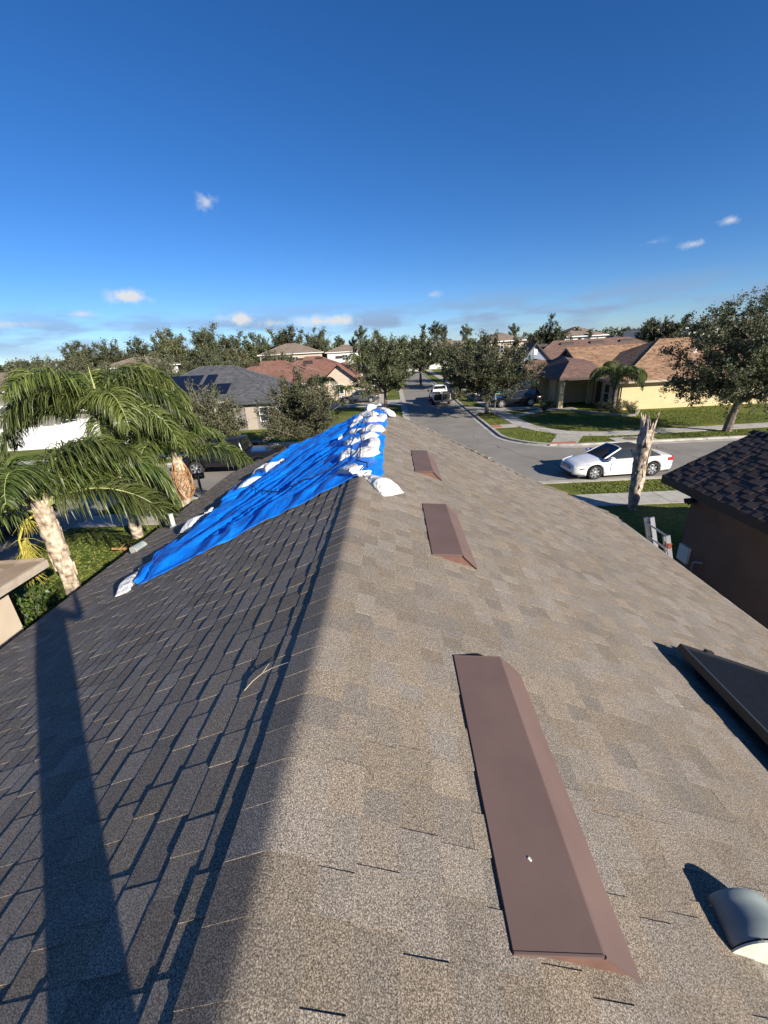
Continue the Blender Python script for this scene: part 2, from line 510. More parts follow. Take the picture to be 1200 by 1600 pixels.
M['galv'] = simple('weathered_galvanised', (0.25, 0.285, 0.265), 0.6, metal=0.15, var=0.2, scale=9, bump=0.05, bscale=30)
M['galv_pale'] = simple('pale_flange_paint', (0.60, 0.61, 0.48), 0.6, var=0.15, scale=20)
M['pv'] = simple('black_panel', (0.012, 0.012, 0.014), 0.45, var=0.2, scale=20, spec=0.4)
M['pv_frame'] = simple('black_panel_frame', (0.02, 0.02, 0.022), 0.4, var=0.1)
M['pv_blue'] = simple('solar_cell_glass', (0.008, 0.011, 0.022), 0.15, var=0.2, spec=0.5)
M['bag'] = simple('woven_white_sack', (0.60, 0.59, 0.56), 0.75, var=0.08, scale=14, bump=0.35, bscale=45, spec=0.3)
M['rope'] = simple('black_rope', (0.012, 0.012, 0.013), 0.8)
M['pvc'] = simple('white_pvc', (0.60, 0.60, 0.52), 0.5)
M['alu'] = simple('aluminium', (0.62, 0.63, 0.64), 0.32, metal=0.6, var=0.08)
M['alu_dark'] = simple('worn_aluminium', (0.34, 0.35, 0.36), 0.5, metal=0.5, var=0.1)
M['red_plastic'] = simple('red_plastic', (0.22, 0.05, 0.04), 0.5)
M['bark'] = simple('grey_bark', (0.15, 0.125, 0.10), 0.95, var=0.4, scale=5, bump=0.8, bscale=18, spec=0.1)
M['twig'] = simple('grey_twig', (0.16, 0.14, 0.115), 0.9, var=0.3, scale=5, spec=0.1)
M['palm_bark'] = simple('pale_palm_boots', (0.22, 0.155, 0.105), 0.9, var=0.45, scale=7, bump=1.0, bscale=22, spec=0.15, col2=(0.50, 0.41, 0.31))
M['dead_palm'] = simple('dead_palm_fibre', (0.27, 0.20, 0.15), 0.95, var=0.5, scale=6, bump=0.8, bscale=26, spec=0.1, col2=(0.44, 0.36, 0.29))
M['dead_frond'] = simple('dry_orange_frond', (0.42, 0.22, 0.09), 0.8, var=0.35, scale=6)
M['petiole'] = simple('green_petiole', (0.34, 0.36, 0.13), 0.5, var=0.3, scale=4)
M['seed'] = simple('yellow_flower_stalk', (0.42, 0.36, 0.06), 0.7, var=0.3, scale=14)
M['oak'] = leaf_mat('oak_leaves', (0.038, 0.050, 0.020), (0.165, 0.176, 0.082), rough=0.5)
M['olive'] = leaf_mat('olive_leaves', (0.048, 0.058, 0.025), (0.185, 0.185, 0.095), rough=0.5)
M['green'] = leaf_mat('fresh_leaves', (0.030, 0.070, 0.012), (0.12, 0.18, 0.035), rough=0.4)
M['palm'] = leaf_mat('palm_leaflets', (0.034, 0.062, 0.012), (0.175, 0.205, 0.055), rough=0.42, trans=0.25, spec=0.35)
M['redleaf'] = leaf_mat('red_flowers', (0.10, 0.03, 0.02), (0.35, 0.08, 0.04))
M['blade'] = leaf_mat('grass_blades', (0.08, 0.12, 0.022), (0.25, 0.27, 0.07), rough=0.7, trans=0.2, spec=0.15)
M['tyre'] = simple('tyre_rubber', (0.018, 0.018, 0.018), 0.85)
M['rim'] = simple('alloy_rim', (0.55, 0.55, 0.56), 0.3, metal=0.7, var=0.05)
M['car_white'] = simple('white_car_paint', (0.80, 0.79, 0.76), 0.28, var=0.02, coat=0.6)
M['car_black'] = simple('black_car_paint', (0.010, 0.010, 0.012), 0.22, var=0.05, coat=0.5)
M['car_navy'] = simple('navy_car_paint', (0.014, 0.018, 0.032), 0.22, var=0.05, coat=0.5)
M['car_grey'] = simple('charcoal_car_paint', (0.06, 0.065, 0.07), 0.25, var=0.05, coat=0.5)
M['car_glass'] = simple('car_glass', (0.012, 0.016, 0.018), 0.05, spec=0.8)
M['fabric_black'] = simple('black_soft_top', (0.022, 0.022, 0.024), 0.9, bump=0.2)
M['plastic'] = simple('black_plastic', (0.02, 0.02, 0.02), 0.55)
M['lamp'] = simple('clear_lamp', (0.55, 0.56, 0.58), 0.12, var=0.2, scale=20)
M['tail'] = simple('red_lamp', (0.42, 0.02, 0.025), 0.2)
M['chrome'] = simple('chrome', (0.7, 0.7, 0.7), 0.15, metal=1.0, var=0.03)
M['signgreen'] = simple('green_sign', (0.02, 0.22, 0.14), 0.5)
M['iron'] = simple('rusty_iron', (0.12, 0.085, 0.06), 0.8, var=0.3)
M['cloth_dark'] = simple('dark_cloth', (0.05, 0.055, 0.07), 0.9)
M['skin'] = simple('skin', (0.42, 0.25, 0.17), 0.6)
M['stone'] = simple('edging_stone', (0.30, 0.27, 0.24), 0.9, var=0.2)


def tarp_mat():
    m, nt, b = new_mat('blue_tarpaulin')
    N = nt.nodes.new; L = nt.links.new
    geo = N('ShaderNodeNewGeometry')
    n1 = N('ShaderNodeTexNoise'); n1.inputs['Scale'].default_value = 3.0; n1.inputs['Detail'].default_value = 6
    L(geo.outputs['Position'], n1.inputs['Vector'])
    rp = N('ShaderNodeValToRGB')
    rp.color_ramp.elements[0].position = 0.3; rp.color_ramp.elements[0].color = (0.004, 0.175, 0.74, 1)
    rp.color_ramp.elements[1].position = 0.7; rp.color_ramp.elements[1].color = (0.010, 0.25, 0.92, 1)
    L(n1.outputs[0], rp.inputs[0]); L(rp.outputs[0], b.inputs['Base Color'])
    b.inputs['Roughness'].default_value = 0.33
    b.inputs['Specular IOR Level'].default_value = 0.45
    n2 = N('ShaderNodeTexNoise'); n2.inputs['Scale'].default_value = 11; n2.inputs['Detail'].default_value = 5; n2.inputs['Roughness'].default_value = 0.6
    n2.inputs['Distortion'].default_value = 1.2
    L(geo.outputs['Position'], n2.inputs['Vector'])
    bp = N('ShaderNodeBump'); bp.inputs['Strength'].default_value = 0.55; bp.inputs['Distance'].default_value = 0.02
    L(n2.outputs[0], bp.inputs['Height']); L(bp.outputs[0], b.inputs['Normal'])
    tr = N('ShaderNodeBsdfTranslucent'); L(rp.outputs[0], tr.inputs[0])
    mx = N('ShaderNodeMixShader'); mx.inputs[0].default_value = 0.12
    L(b.outputs[0], mx.inputs[1]); L(tr.outputs[0], mx.inputs[2])
    L(mx.outputs[0], nt.nodes['Material Output'].inputs['Surface'])
    return m


M['tarp'] = tarp_mat()


def crinkle(m, scale, strength, dist, stretch=(1, 1, 1)):
    """sharp creases: bump from a warped voronoi edge distance on top of what the material has"""
    nt = m.node_tree
    b = nt.nodes['Principled BSDF']
    N = nt.nodes.new; L = nt.links.new
    geo = N('ShaderNodeNewGeometry')
    mp = N('ShaderNodeMapping'); mp.inputs['Scale'].default_value = stretch
    mp.inputs['Rotation'].default_value = (0, 0, R(-28))
    L(geo.outputs['Position'], mp.inputs[0])
    nz = N('ShaderNodeTexNoise'); nz.inputs['Scale'].default_value = scale * .4; nz.inputs['Detail'].default_value = 3
    L(mp.outputs[0], nz.inputs['Vector'])
    mx = N('ShaderNodeMix'); mx.data_type = 'VECTOR'; mx.inputs[0].default_value = 0.12
    L(mp.outputs[0], mx.inputs[4]); L(nz.outputs['Color'], mx.inputs[5])
    vo = N('ShaderNodeTexVoronoi'); vo.inputs['Scale'].default_value = scale
    L(mx.outputs[1], vo.inputs['Vector'])
    v2 = N('ShaderNodeTexVoronoi'); v2.inputs['Scale'].default_value = scale * 2.7
    L(mx.outputs[1], v2.inputs['Vector'])
    ad = N('ShaderNodeMath'); ad.operation = 'MULTIPLY_ADD'; L(v2.outputs['Distance'], ad.inputs[0]); ad.inputs[1].default_value = .4; L(vo.outputs['Distance'], ad.inputs[2])
    bp = N('ShaderNodeBump'); bp.inputs['Strength'].default_value = strength; bp.inputs['Distance'].default_value = dist
    L(ad.outputs[0], bp.inputs['Height'])
    if b.inputs['Normal'].links: L(b.inputs['Normal'].links[0].from_socket, bp.inputs['Normal'])
    L(bp.outputs[0], b.inputs['Normal'])


crinkle(M['tarp'], 7.0, .45, .022, (1.5, .5, 1))
crinkle(M['bag'], 13.0, .8, .022)


# ================================================================== SETTING
def offset_path(path, d):
    """shift a plan polyline sideways (left of travel is positive)"""
    out = []
    n = len(path)
    for i in range(n):
        a = Vector(path[max(i - 1, 0)]); b = Vector(path[min(i + 1, n - 1)])
        t = (b - a).normalized()
        nrm = Vector((-t.y, t.x))
        out.append((path[i][0] + nrm.x * d, path[i][1] + nrm.y * d))
    return out


def strip(mb, path, d0, d1, z0, z1, m=0):
    A = offset_path(path, d0); B = offset_path(path, d1)
    rings = [[(a[0], a[1], z0), (b[0], b[1], z0), (b[0], b[1], z1), (a[0], a[1], z1)] for a, b in zip(A, B)]
    mb.loft(rings, m, closed=True, cap=True, smooth=False)


def arc(cx_, cy_, r, a0, a1, n=8):
    return [(cx_ + r * math.cos(R(a0 + (a1 - a0) * i / n)), cy_ + r * math.sin(R(a0 + (a1 - a0) * i / n))) for i in range(n + 1)]


def build_setting():
    g = MB(); g.box(-3000, 3000, -600, 4000, -1.0, -0.02, 0)
    tag(g.build('ground', M['grass']), 'flat grassy ground under the neighbourhood', kind='structure')
    # streets: main street straight ahead, cross street in front of the house
    rd = MB(); rd.box(-140, 140, 17.25, 23.95, -0.018, 0.004)
    tag(rd.build('cross_street', M['asphalt']), 'worn grey asphalt street crossing in front of the house', kind='structure')
    r2 = MB(); r2.prism([(0.9, 23.95), (7.1, 23.95), (7.1, 105), (-2, 150), (-9, 150), (0.9, 105)], -0.018, 0.003)
    r2.prism(arc(10.9, 27.9, 3.9, 180, 270) + [(7.1, 23.95)], -0.018, 0.002)
    r2.prism(arc(-2.9, 27.7, 3.8, 0, -90) + [(0.9, 23.95)], -0.018, 0.002)
    tag(r2.build('main_street', M['asphalt']), 'worn grey asphalt street running away between the houses', kind='structure')
    NE = [(7.0, 150)] + [(7.0, y) for y in (110, 80, 60, 45, 36, 31)] + arc(10.9, 27.9, 3.9, 180, 270, 10) + [(x, 24.0) for x in (13, 18, 26, 40, 70, 140)]
    NW = [(-140, 23.9)] + [(x, 23.9) for x in (-70, -40, -25, -15, -8)] + arc(-2.9, 27.7, 3.8, -90, 0, 10) + [(0.9, y) for y in (31, 40, 60, 80, 105)] + [(-9, 150)]
    S = [(140, 17.2), (70, 17.2), (30, 17.2), (14, 17.25), (9, 17.2), (0, 17.2), (-20, 17.2), (-60, 17.2), (-140, 17.2)]
    for path, lab in ((NE, 'pale concrete kerb curving round the lawn of the yellow house'), (NW, 'pale concrete kerb round the corner by the grey house'), (S, 'pale concrete kerb on the near side of the cross street')):
        k = MB()
        strip(k, path, 0.0, -0.42, -0.018, 0.016)
        strip(k, path, 0.0, 0.20, -0.05, 0.115)
        tag(k.build('kerb', M['kerb']), lab, kind='structure')
    # lawns stand level with the kerb top
    l1 = MB()
    a = offset_path(NE, 0.19)
    l1.prism(a + [(140, 150)], -0.5, 0.085)
    tag(l1.build('corner_lawn', M['grass']), 'sunlit lawn round the yellow house', kind='structure')
    l2 = MB()
    a = offset_path(NW, 0.19)
    l2.prism(a + [(-140, 150)], -0.5, 0.085)
    tag(l2.build('far_lawn', M['grass']), 'lawn beside the grey roofed house', kind='structure')
    l3 = MB(); l3.box(-140, 140, -80, 17.02, -0.5, 0.085)
    tag(l3.build('front_lawn', M['grass']), 'lawn on the near side of the street', kind='structure')

    # pavements, slab by slab
    def pavement(label, path, width, step=1.5, limit=70):
        root = MB()
        pts = [Vector((p[0], p[1], 0)) for p in path]
        seg = []
        strip(root, path, -width / 2 - .03, width / 2 + .03, -0.1, 0.092)
        ro = tag(root.build('pavement', M['stone']), label, kind='structure')
        # walk along
        L = [0]
        for i in range(1, len(pts)): L.append(L[-1] + (pts[i] - pts[i - 1]).length)

        def at(s):
            for i in range(1, len(pts)):
                if s <= L[i]:
                    t = (s - L[i - 1]) / max(1e-6, L[i] - L[i - 1]); return pts[i - 1].lerp(pts[i], t)
            return pts[-1]
        s = 0
        rest = MB()
        while s < L[-1] - 0.2:
            e = min(s + step - 0.02, L[-1])
            c = []
            sub = [s + (e - s) * q / 3 for q in range(4)]
            P = [(at(q).x, at(q).y) for q in sub]
            mid = at((s + e) / 2)
            near = mid.length < limit
            mb = MB() if near else rest
            dz = random.uniform(-.004, .004)
            strip(mb, P, -width / 2, width / 2, 0.02, 0.105 + dz)
            if near: mb.build('slab', M['concrete'], ro)
            s += step
        if rest.v: tag(rest.build('far_slab', M['concrete'], ro), kind='stuff')
        return ro
    pavement('concrete pavement winding round the corner lawn of the yellow house',
             [(9.5, 120), (9.5, 60), (9.5, 38), (9.5, 34), (9.55, 31.5), (9.8, 30), (10.3, 28.7), (11.1, 27.6), (12.2, 26.9), (13.6, 26.55), (16, 26.5), (24, 26.9), (40, 27.0), (70, 27)], 1.25, limit=48)
    pavement('concrete pavement between the front lawn and the near grass strip', [(40, 14.85), (0, 14.8), (-40, 14.8)], 1.25, limit=30)
    pavement('concrete pavement on the far side of the street by the black pickup', [(-70, 26.0), (-30, 26.0), (-5, 26.0), (-3.2, 26.4), (-2.0, 27.6), (-1.6, 29.5), (-1.6, 60), (-1.6, 100)], 1.2, limit=42)
    # kerb ramps with red tactile pads
    rp = MB(); rp.prism([(9.15, 24.25), (10.75, 24.22), (11.9, 26.2), (10.6, 27.0)], 0.0, 0.108)
    ro = tag(rp.build('kerb_ramp', M['concrete']), 'concrete kerb ramp with red pad opposite the white car', kind='structure')
    pd = MB(); pd.prism([(9.2, 24.27), (10.7, 24.24), (10.92, 24.75), (9.42, 24.8)], 0.05, 0.116)
    for i in range(10):
        for j in range(4): pd.box(9.34 + i * .14, 9.4 + i * .14, 24.32 + j * .11, 24.37 + j * .11, .116, .121)
    pd.build('tactile_pad', M['redpad'], ro)
    rp = MB(); rp.prism([(7.22, 30.2), (7.22, 31.4), (9.0, 31.5), (9.0, 30.3)], 0.0, 0.107)
    ro = tag(rp.build('kerb_ramp', M['concrete']), 'narrow concrete kerb ramp with red pad below the street sign', kind='structure')
    pd = MB(); pd.box(7.24, 7.9, 30.25, 31.4, 0.05, 0.115)
    pd.build('tactile_pad', M['redpad'], ro)
    # driveways
    d = MB(); d.prism([(7.22, 37.4), (7.22, 42.0), (8.6, 41.2), (13.6, 43.6), (13.6, 38.6), (8.6, 38.2)], 0.0, 0.112)
    tag(d.build('driveway', M['concrete']), 'shaded concrete driveway behind the street sign', kind='structure')
    d = MB(); d.prism([(-17.5, 17.0), (-12.6, 17.0), (-12.9, 8.0), (-17.2, 8.0)], 0.0, 0.112)
    tag(d.build('driveway', M['asphalt']), 'grey driveway under the palms on the left', kind='structure')
    d = MB(); d.box(-12, -6.5, 46, 52, 0.0, 0.112); d.box(-6.5, 0.7, 46.5, 51.5, 0.0, 0.110)
    tag(d.build('driveway', M['concrete']), 'concrete driveway with the dark parked car', kind='structure')
    # path from the yellow house to its pavement
    d = MB(); d.prism([(10.2, 34.6), (13.4, 37.2), (13.4, 38.4), (10.2, 35.7)], 0.0, 0.109)
    d.prism([(13.4, 37.2), (16.2, 37.2), (16.2, 38.4), (13.4, 38.4)], 0.0, 0.108)
    tag(d.build('garden_path', M['concrete']), 'concrete path to the porch of the yellow house', kind='structure')
    # storm drain
    dr = MB(); dr.prism([(13.0, 24.15), (15.4, 24.15), (15.4, 25.15), (13.0, 25.15)], 0.0, 0.125)
    do = tag(dr.build('storm_drain', M['concrete']), 'square concrete storm drain top with round iron lid at the kerb', 'drain')
    c = MB(); ring = [(14.1 + .42 * math.cos(a * .3142), 24.66 + .36 * math.sin(a * .3142)) for a in range(20)]
    c.prism(ring, .08, .137)
    for i in range(-3, 4): c.box(14.1 - .3, 14.1 + .3, 24.66 + i * .08 - .015, 24.66 + i * .08 + .015, .137, .143)
    c.build('manhole_lid', M['iron'], do)


build_setting()


def grass_blades():
    """short tufts over the lawn strips that show closest"""
    rng = np.random.default_rng(5)
    areas = [(7.4, 15.3, 15.5, 16.95, 9000), (3.5, 7.5, 9.5, 14.1, 4500), (10.5, 24, 24.4, 25.7, 9000), (8.0, 10.5, 25.0, 29.0, 5000), (11.5, 26, 28, 34.5, 20000),
             (7.3, 8.8, 31.6, 37.0, 3000), (-12.5, -5.4, 6.9, 14.0, 16000), (-12.0, -3, 15.5, 16.9, 5000), (-16, -4, 26.7, 34, 12000)]
    P = []
    for x0, x1, y0, y1, n in areas:
        P.append(np.stack([rng.uniform(x0, x1, n), rng.uniform(y0, y1, n)], 1))
    P = np.concatenate(P)
    n = len(P)
    a = rng.uniform(0, math.tau, n)
    w = rng.uniform(.015, .04, n); h = rng.uniform(.012, .042, n)
    dx = np.cos(a) * w; dy = np.sin(a) * w
    lx = rng.normal(0, .04, n); ly = rng.normal(0, .04, n)
    V = np.zeros((n, 4, 3))
    z = 0.083
    V[:, 0] = np.stack([P[:, 0] - dx, P[:, 1] - dy, np.full(n, z)], 1)
    V[:, 1] = np.stack([P[:, 0] + dx, P[:, 1] + dy, np.full(n, z)], 1)
    V[:, 2] = np.stack([P[:, 0] + dx * .6 + lx, P[:, 1] + dy * .6 + ly, z + h], 1)
    V[:, 3] = np.stack([P[:, 0] - dx * .2 + lx, P[:, 1] - dy * .2 + ly, z + h * .8], 1)
    o = link('grass', quads_mesh('grass', V, [M['blade']], rng.random(n)))
    tag(o, 'short mown grass growing on the lawns', 'grass', kind='stuff')


grass_blades()

# ================================================================== OUR ROOF
RX, RZ = -0.42, 4.50           # ridge
SL = 0.417
CP = 1 / math.hypot(1, SL); SP = SL * CP
U_R, U_L = 5.10, 5.23
EXPO = 0.1425
Y_BACK = -5.0


def rp(side, u, y, h=0.0):
    """point on our roof: side +1 right / -1 left, u metres down the slope, y along the ridge, h proud of it"""
    return Vector((RX + side * (u * CP + h * SP), y, RZ - u * SP + h * CP))


_fr = [(0.0, 10.5), (1.79, 9.6), (2.62, 8.85), (3.34, 8.2), (4.36, 7.85), (5.2, 7.42)]
_fl = [(0.0, 10.5), (1.2, 10.95), (5.3, 12.3)]


def y_front(side, u):
    t = _fr if side > 0 else _fl
    for (a, ya), (b, yb) in zip(t, t[1:]):
        if u <= b: return ya + (yb - ya) * max(0, (u - a)) / (b - a)
    return t[-1][1]


def slope_matrix(side, u, y):
    o = rp(side, u, y)
    eu = Vector((side * CP, 0, -SP)); en = Vector((side * SP, 0, CP)); ey = Vector((0, side, 0))
    return Matrix(((eu.x, ey.x, en.x, o.x), (eu.y, ey.y, en.y, o.y), (eu.z, ey.z, en.z, o.z), (0, 0, 0, 1)))


def slab_shape(mb, w, expo, t, M4=None, tone=0.0, skew=0.0, lift=0.0, clip0=0.0, clip1=0.0):
    """one shingle tab: wedge, thin under the next course, thick at its butt; local x down slope, y along, z out"""
    a, b = -w / 2 + .0004, w / 2 - .0004
    p = [(-expo - .012, a, -.004), (-expo - .012, b, -.004), (0 + skew, b, -.004), (0 - skew, a, -.004),
         (-expo - .012, a, t - .0055 if t > .0075 else .0), (-expo - .012, b, t - .0055 if t > .0075 else .0), (0 + skew, b, t + lift), (0 - skew, a, t - lift * .4)]
    if M4 is not None: p = [M4 @ Vector(q) for q in p]
    mb.add(p, ((4, 7, 6, 5), (7, 3, 2, 6), (4, 0, 3, 7), (5, 6, 2, 1)) if True else (), 0, tone)


def shoelace(P):
    return 0.5 * abs(sum(P[i][0] * P[(i + 1) % len(P)][1] - P[(i + 1) % len(P)][0] * P[i][1] for i in range(len(P))))


def lay_shingles(parent, mat, matrix_of, u_max, y0, yf, expo, n_single, skip=None, seed=1, widths=(.11, .14, .17, .20), thick=(.0055, .0118), u_min=0.06):
    """courses of laminated shingles on one slope; returns candidate list [(area, builder args)]"""
    rng = random.Random(seed)
    cand = []
    n = int((u_max + .012 - u_min) / expo) + 1
    for c in range(n):
        ub = u_max + .012 - c * expo
        if ub < u_min: break
        y = y0 - rng.random() * .4
        k = rng.randint(0, 1)
        yend = yf(ub)
        while y < yend:
            w = rng.choice(widths)
            if y + w > yend: w = max(.04, yend - y)
            k = 1 - k if rng.random() < .94 else k
            cand.append([ub + rng.uniform(-.004, .004), y + w / 2, w, thick[k] * rng.uniform(.93, 1.07), min(.999, .30 * k + .70 * rng.random()), rng.uniform(-.0015, .0015), max(0, rng.gauss(0, .0004)), min(expo, max(.02, ub - .020))])
            y += w
    return cand


def show_area(matrix_of, c):
    M4 = matrix_of(c[0], c[1])
    P = []
    for dx, dy in ((0, -c[2] / 2), (0, c[2] / 2), (-c[7], c[2] / 2), (-c[7], -c[2] / 2)):
        q = project(M4 @ Vector((dx, dy, 0)))
        if q is None: return 0
        P.append(q)
    mx = sum(p[0] for p in P) / 4; my = sum(p[1] for p in P) / 4
    if not (-5 < mx < 1205 and 0 < my < 1605): return 0
    return shoelace(P)


def shingle_parts(parent, mat, sets, n_single, hidden=lambda s, c: False, name='shingle'):
    """the n_single pieces that show largest become parts, the rest one part of kind stuff"""
    allc = []
    for s, (matrix_of, cand) in enumerate(sets):
        for c in cand:
            allc.append((0 if hidden(s, c) else show_area(matrix_of, c), s, c))
    allc.sort(key=lambda q: -q[0])
    cache = {}
    rest = MB()
    for i, (a, s, c) in enumerate(allc):
        M4 = sets[s][0](c[0], c[1])
        if i < n_single and a > 0:
            key = (round(c[2], 2), round(c[3] * 1000), round(c[5] * 500), round(c[7], 3))
            if key not in cache:
                mb = MB(); slab_shape(mb, c[2], c[7], c[3], None, 0.0, c[5], c[6])
                cache[key] = mb.mesh(name, [mat])
            o = link(name, cache[key], parent, True)
            o.matrix_basis = M4
            o.pass_index = 1 + int(c[4] * 998)
        else:
            slab_shape(rest, c[2], c[7], c[3], M4, c[4], c[5], c[6])
    if rest.v:
        o = rest.build(name + '_field', mat, parent, True)
        tag(o, kind='stuff')


HOUSE = thing('house', 'tan shingled house with a blue tarp on its ridge, seen from its own roof', 'house', (RX, 3.0, 0))


def build_house():
    h = HOUSE
    # deck: two slopes and a soffit skin
    d = MB()
    for side, U in ((1, U_R), (-1, U_L)):
        us = [0, 0.6, 1.2, 1.79, 2.62, 3.34, 4.36, U]
        top = [rp(side, u, y_front(side, u) - .02, -.005) for u in us]
        poly = top + [rp(side, U, Y_BACK, -.005), rp(side, 0, Y_BACK, -.005)]
        d.plate(poly, 0.16)
    d.build('roof_deck', M['roof_felt'], h, True)
    # fascia along the eaves and the front edge
    f = MB()
    for side, U in ((1, U_R), (-1, U_L)):
        e0 = rp(side, U, Y_BACK); e1 = rp(side, U, y_front(side, U))
        x0, x1 = sorted((e0.x, e0.x + side * .025))
        f.box(x0, x1, Y_BACK, e1.y + .02, e0.z - .19, e0.z - .006)
    f.build('fascia', M['trim_white'], h, True)
    fe = MB()
    for side, U in ((1, U_R), (-1, U_L)):
        us = [0, 0.6, 1.2, 1.79, 2.62, 3.34, 4.36, U]
        for a, b in zip(us, us[1:]):
            p0, p1 = rp(side, a, y_front(side, a) + .004), rp(side, b, y_front(side, b) + .004)
            q0, q1 = p0 + Vector((0, .02, 0)), p1 + Vector((0, .02, 0))
            dz = Vector((0, 0, .2)); up = Vector((0, 0, -.012))
            fe.add([p0 + up, p1 + up, q1 + up, q0 + up, p0 - dz, p1 - dz, q1 - dz, q0 - dz], ((0, 1, 2, 3), (7, 6, 5, 4), (0, 4, 5, 1), (2, 6, 7, 3), (1, 5, 6, 2), (0, 3, 7, 4)))
    fe.build('front_fascia', M['trim_tan'], h, True)
    # walls under the roof
    w = MB()
    ring = [(RX + 4.28, -4.6), (RX + 4.28, 7.1), (RX + 3.0, 7.9), (RX + 1.5, 8.9), (RX + .02, 9.9), (RX - 2, 10.6), (RX - 4.4, 11.5), (RX - 4.4, -4.6)]
    w.prism(ring, 0.0, 2.42)
    for side in (1, -1):
        us = [0.05, 1.79, 2.62, 4.36, 4.55]
        for a, b in zip(us, us[1:]):
            pa, pb = rp(side, a, y_front(side, a) - .5, -.17), rp(side, b, y_front(side, b) - .5, -.17)
            w.add([pa, pb, (pb.x, pb.y, 2.42), (pa.x, pa.y, 2.42)], ((0, 1, 2, 3),))
    w.build('wall', M['stucco_cream'], h, True)
    # shingles
    mr = lambda u, y: slope_matrix(1, u, y)
    ml = lambda u, y: slope_matrix(-1, u, y)
    cr = lay_shingles(h, M['shingle'], mr, U_R, Y_BACK, lambda u: y_front(1, u), EXPO, 0, seed=11, thick=(.0040, .0098))
    cl = lay_shingles(h, M['shingle'], ml, U_L, Y_BACK, lambda u: y_front(-1, u), EXPO, 0, seed=23, thick=(.0078, .0104))

    def hidden(s, c):
        if s == 1: return c[1] > 4.25 and c[0] < 3.0
        return (.74 < c[0] < 1.17 and (.62 < c[1] < 1.84 or 3.05 < c[1] < 4.3)) or (c[1] > 4.4 and c[0] < .25)
    shingle_parts(h, M['shingle'], [(mr, cr), (ml, cl)], 300, hidden)
    # ridge caps, each folded over the ridge
    rng = random.Random(4)
    y = Y_BACK
    lo = MB()
    ws = [-.152, -.115, -.085, -.06, -.04, -.02, 0, .02, .04, .06, .085, .115, .148]
    i = 0
    while y < 10.45:
        ln = .147
        mb = MB()
        rows = []
        off = rng.uniform(-.003, .003); t0 = .0174 + rng.uniform(-.0006, .0008)
        for yy, hh in ((y - .003, t0), (y + ln + .02, .0155), (y + ln + .02, .004), (y - .003, .006)):
            row = []
            for wv in ws:
                wv2 = wv + off + rng.uniform(-.001, .001)
                side = 1 if wv2 >= 0 else -1
                p = rp(side, abs(wv2), yy, hh)
                p.z -= SL * (math.sqrt(wv2 * wv2 + .00013) - abs(wv2))
                row.append(p)
            rows.append(row)
        nW = len(ws)
        V = [p for r_ in rows for p in r_]
        F = [(k, k + 1, nW + k + 1, nW + k) for k in range(nW - 1)]
        G = [(3 * nW + k, 3 * nW + k + 1, k + 1, k) for k in range(nW - 1)] + [(0, nW, 2 * nW, 3 * nW), (nW - 1, 4 * nW - 1, 3 * nW - 1, 2 * nW - 1)]
        tn = rng.random()
        tgt = mb if y > -0.3 else lo
        tgt.add(V[:2 * nW], F, 0, tn, True)      # top surface has its own vertices, so its shading is not bent by the butt
        tgt.add(V, G, 0, tn, False)
        if tgt is mb: mb.build('ridge_cap', M['shingle'], h, True)
        y += ln
    tag(lo.build('ridge_cap_field', M['shingle'], h, True), kind='stuff')
    # cap pieces along the front edge
    pts = [rp(1, u, y_front(1, u) + .0, 0.0) for u in (.15, 1.79, 2.62, 3.34, 4.36, 5.1)]
    for a, b in zip(pts, pts[1:]):
        L = (b - a).length; n = max(1, round(L / .2)); e = (b - a) / n
        en = Vector((SP, 0, CP)); sd = en.cross(e.normalized())
        for k in range(n):
            p = a + e * k
            lift = rng.choice((0, 0, 0, 0, .02, .035)) + .012
            mb = MB()
            q = [p + sd * -.02, p + sd * .15, p + e * 1.08 + sd * .15, p + e * 1.08 + sd * -.02]
            tops = [q[0] + en * .010, q[1] + en * .008, q[2] + en * lift, q[3] + en * (lift + .004)]
            bots = [q[0] - en * .02, q[1] + en * .002, q[2] + en * (lift - .008), q[3] - en * .02]
            mb.add(tops + bots, ((0, 1, 2, 3), (7, 6, 5, 4), (0, 4, 5, 1), (1, 5, 6, 2), (2, 6, 7, 3), (3, 7, 4, 0)), 0, rng.random())
            mb.build('ridge_cap', M['shingle'], h, True)

    # ---- three long brown off-ridge vents
    def vent(y0, y1, u0, lab):
        prof = [(0.0, -.004), (.0, .0150), (.245, .096), (.252, .0955), (.415, .020), (.415, .004)]
        M4 = slope_matrix(1, u0, y0)
        mb = MB()
        L = y1 - y0
        mb.loft([[M4 @ Vector((a, yy, b)) for a, b in prof] for yy in (0, L * .25, L * .5, L * .75, L)], 0, closed=False, cap=False, smooth=False)
        # returned hem along each short end
        for ya, yb in ((-.006, .0), (L, L + .006)):
            for (a0, b0), (a1, b1) in ((prof[1], prof[2]), (prof[3], prof[4])):
                p = [M4 @ Vector(q) for q in ((a0, ya, b0 + .002), (a1, ya, b1 + .002), (a1, yb, b1 + .002), (a0, yb, b0 + .002), (a0, ya, b0 - .010), (a1, ya, b1 - .010), (a1, yb, b1 - .010), (a0, yb, b0 - .010))]
                mb.add(p, ((0, 1, 2, 3), (7, 6, 5, 4), (0, 4, 5, 1), (1, 5, 6, 2), (2, 6, 7, 3), (3, 7, 4, 0)))
        body = mb.build('roof_vent', M['vent'], h, True)
        tag(body, lab)
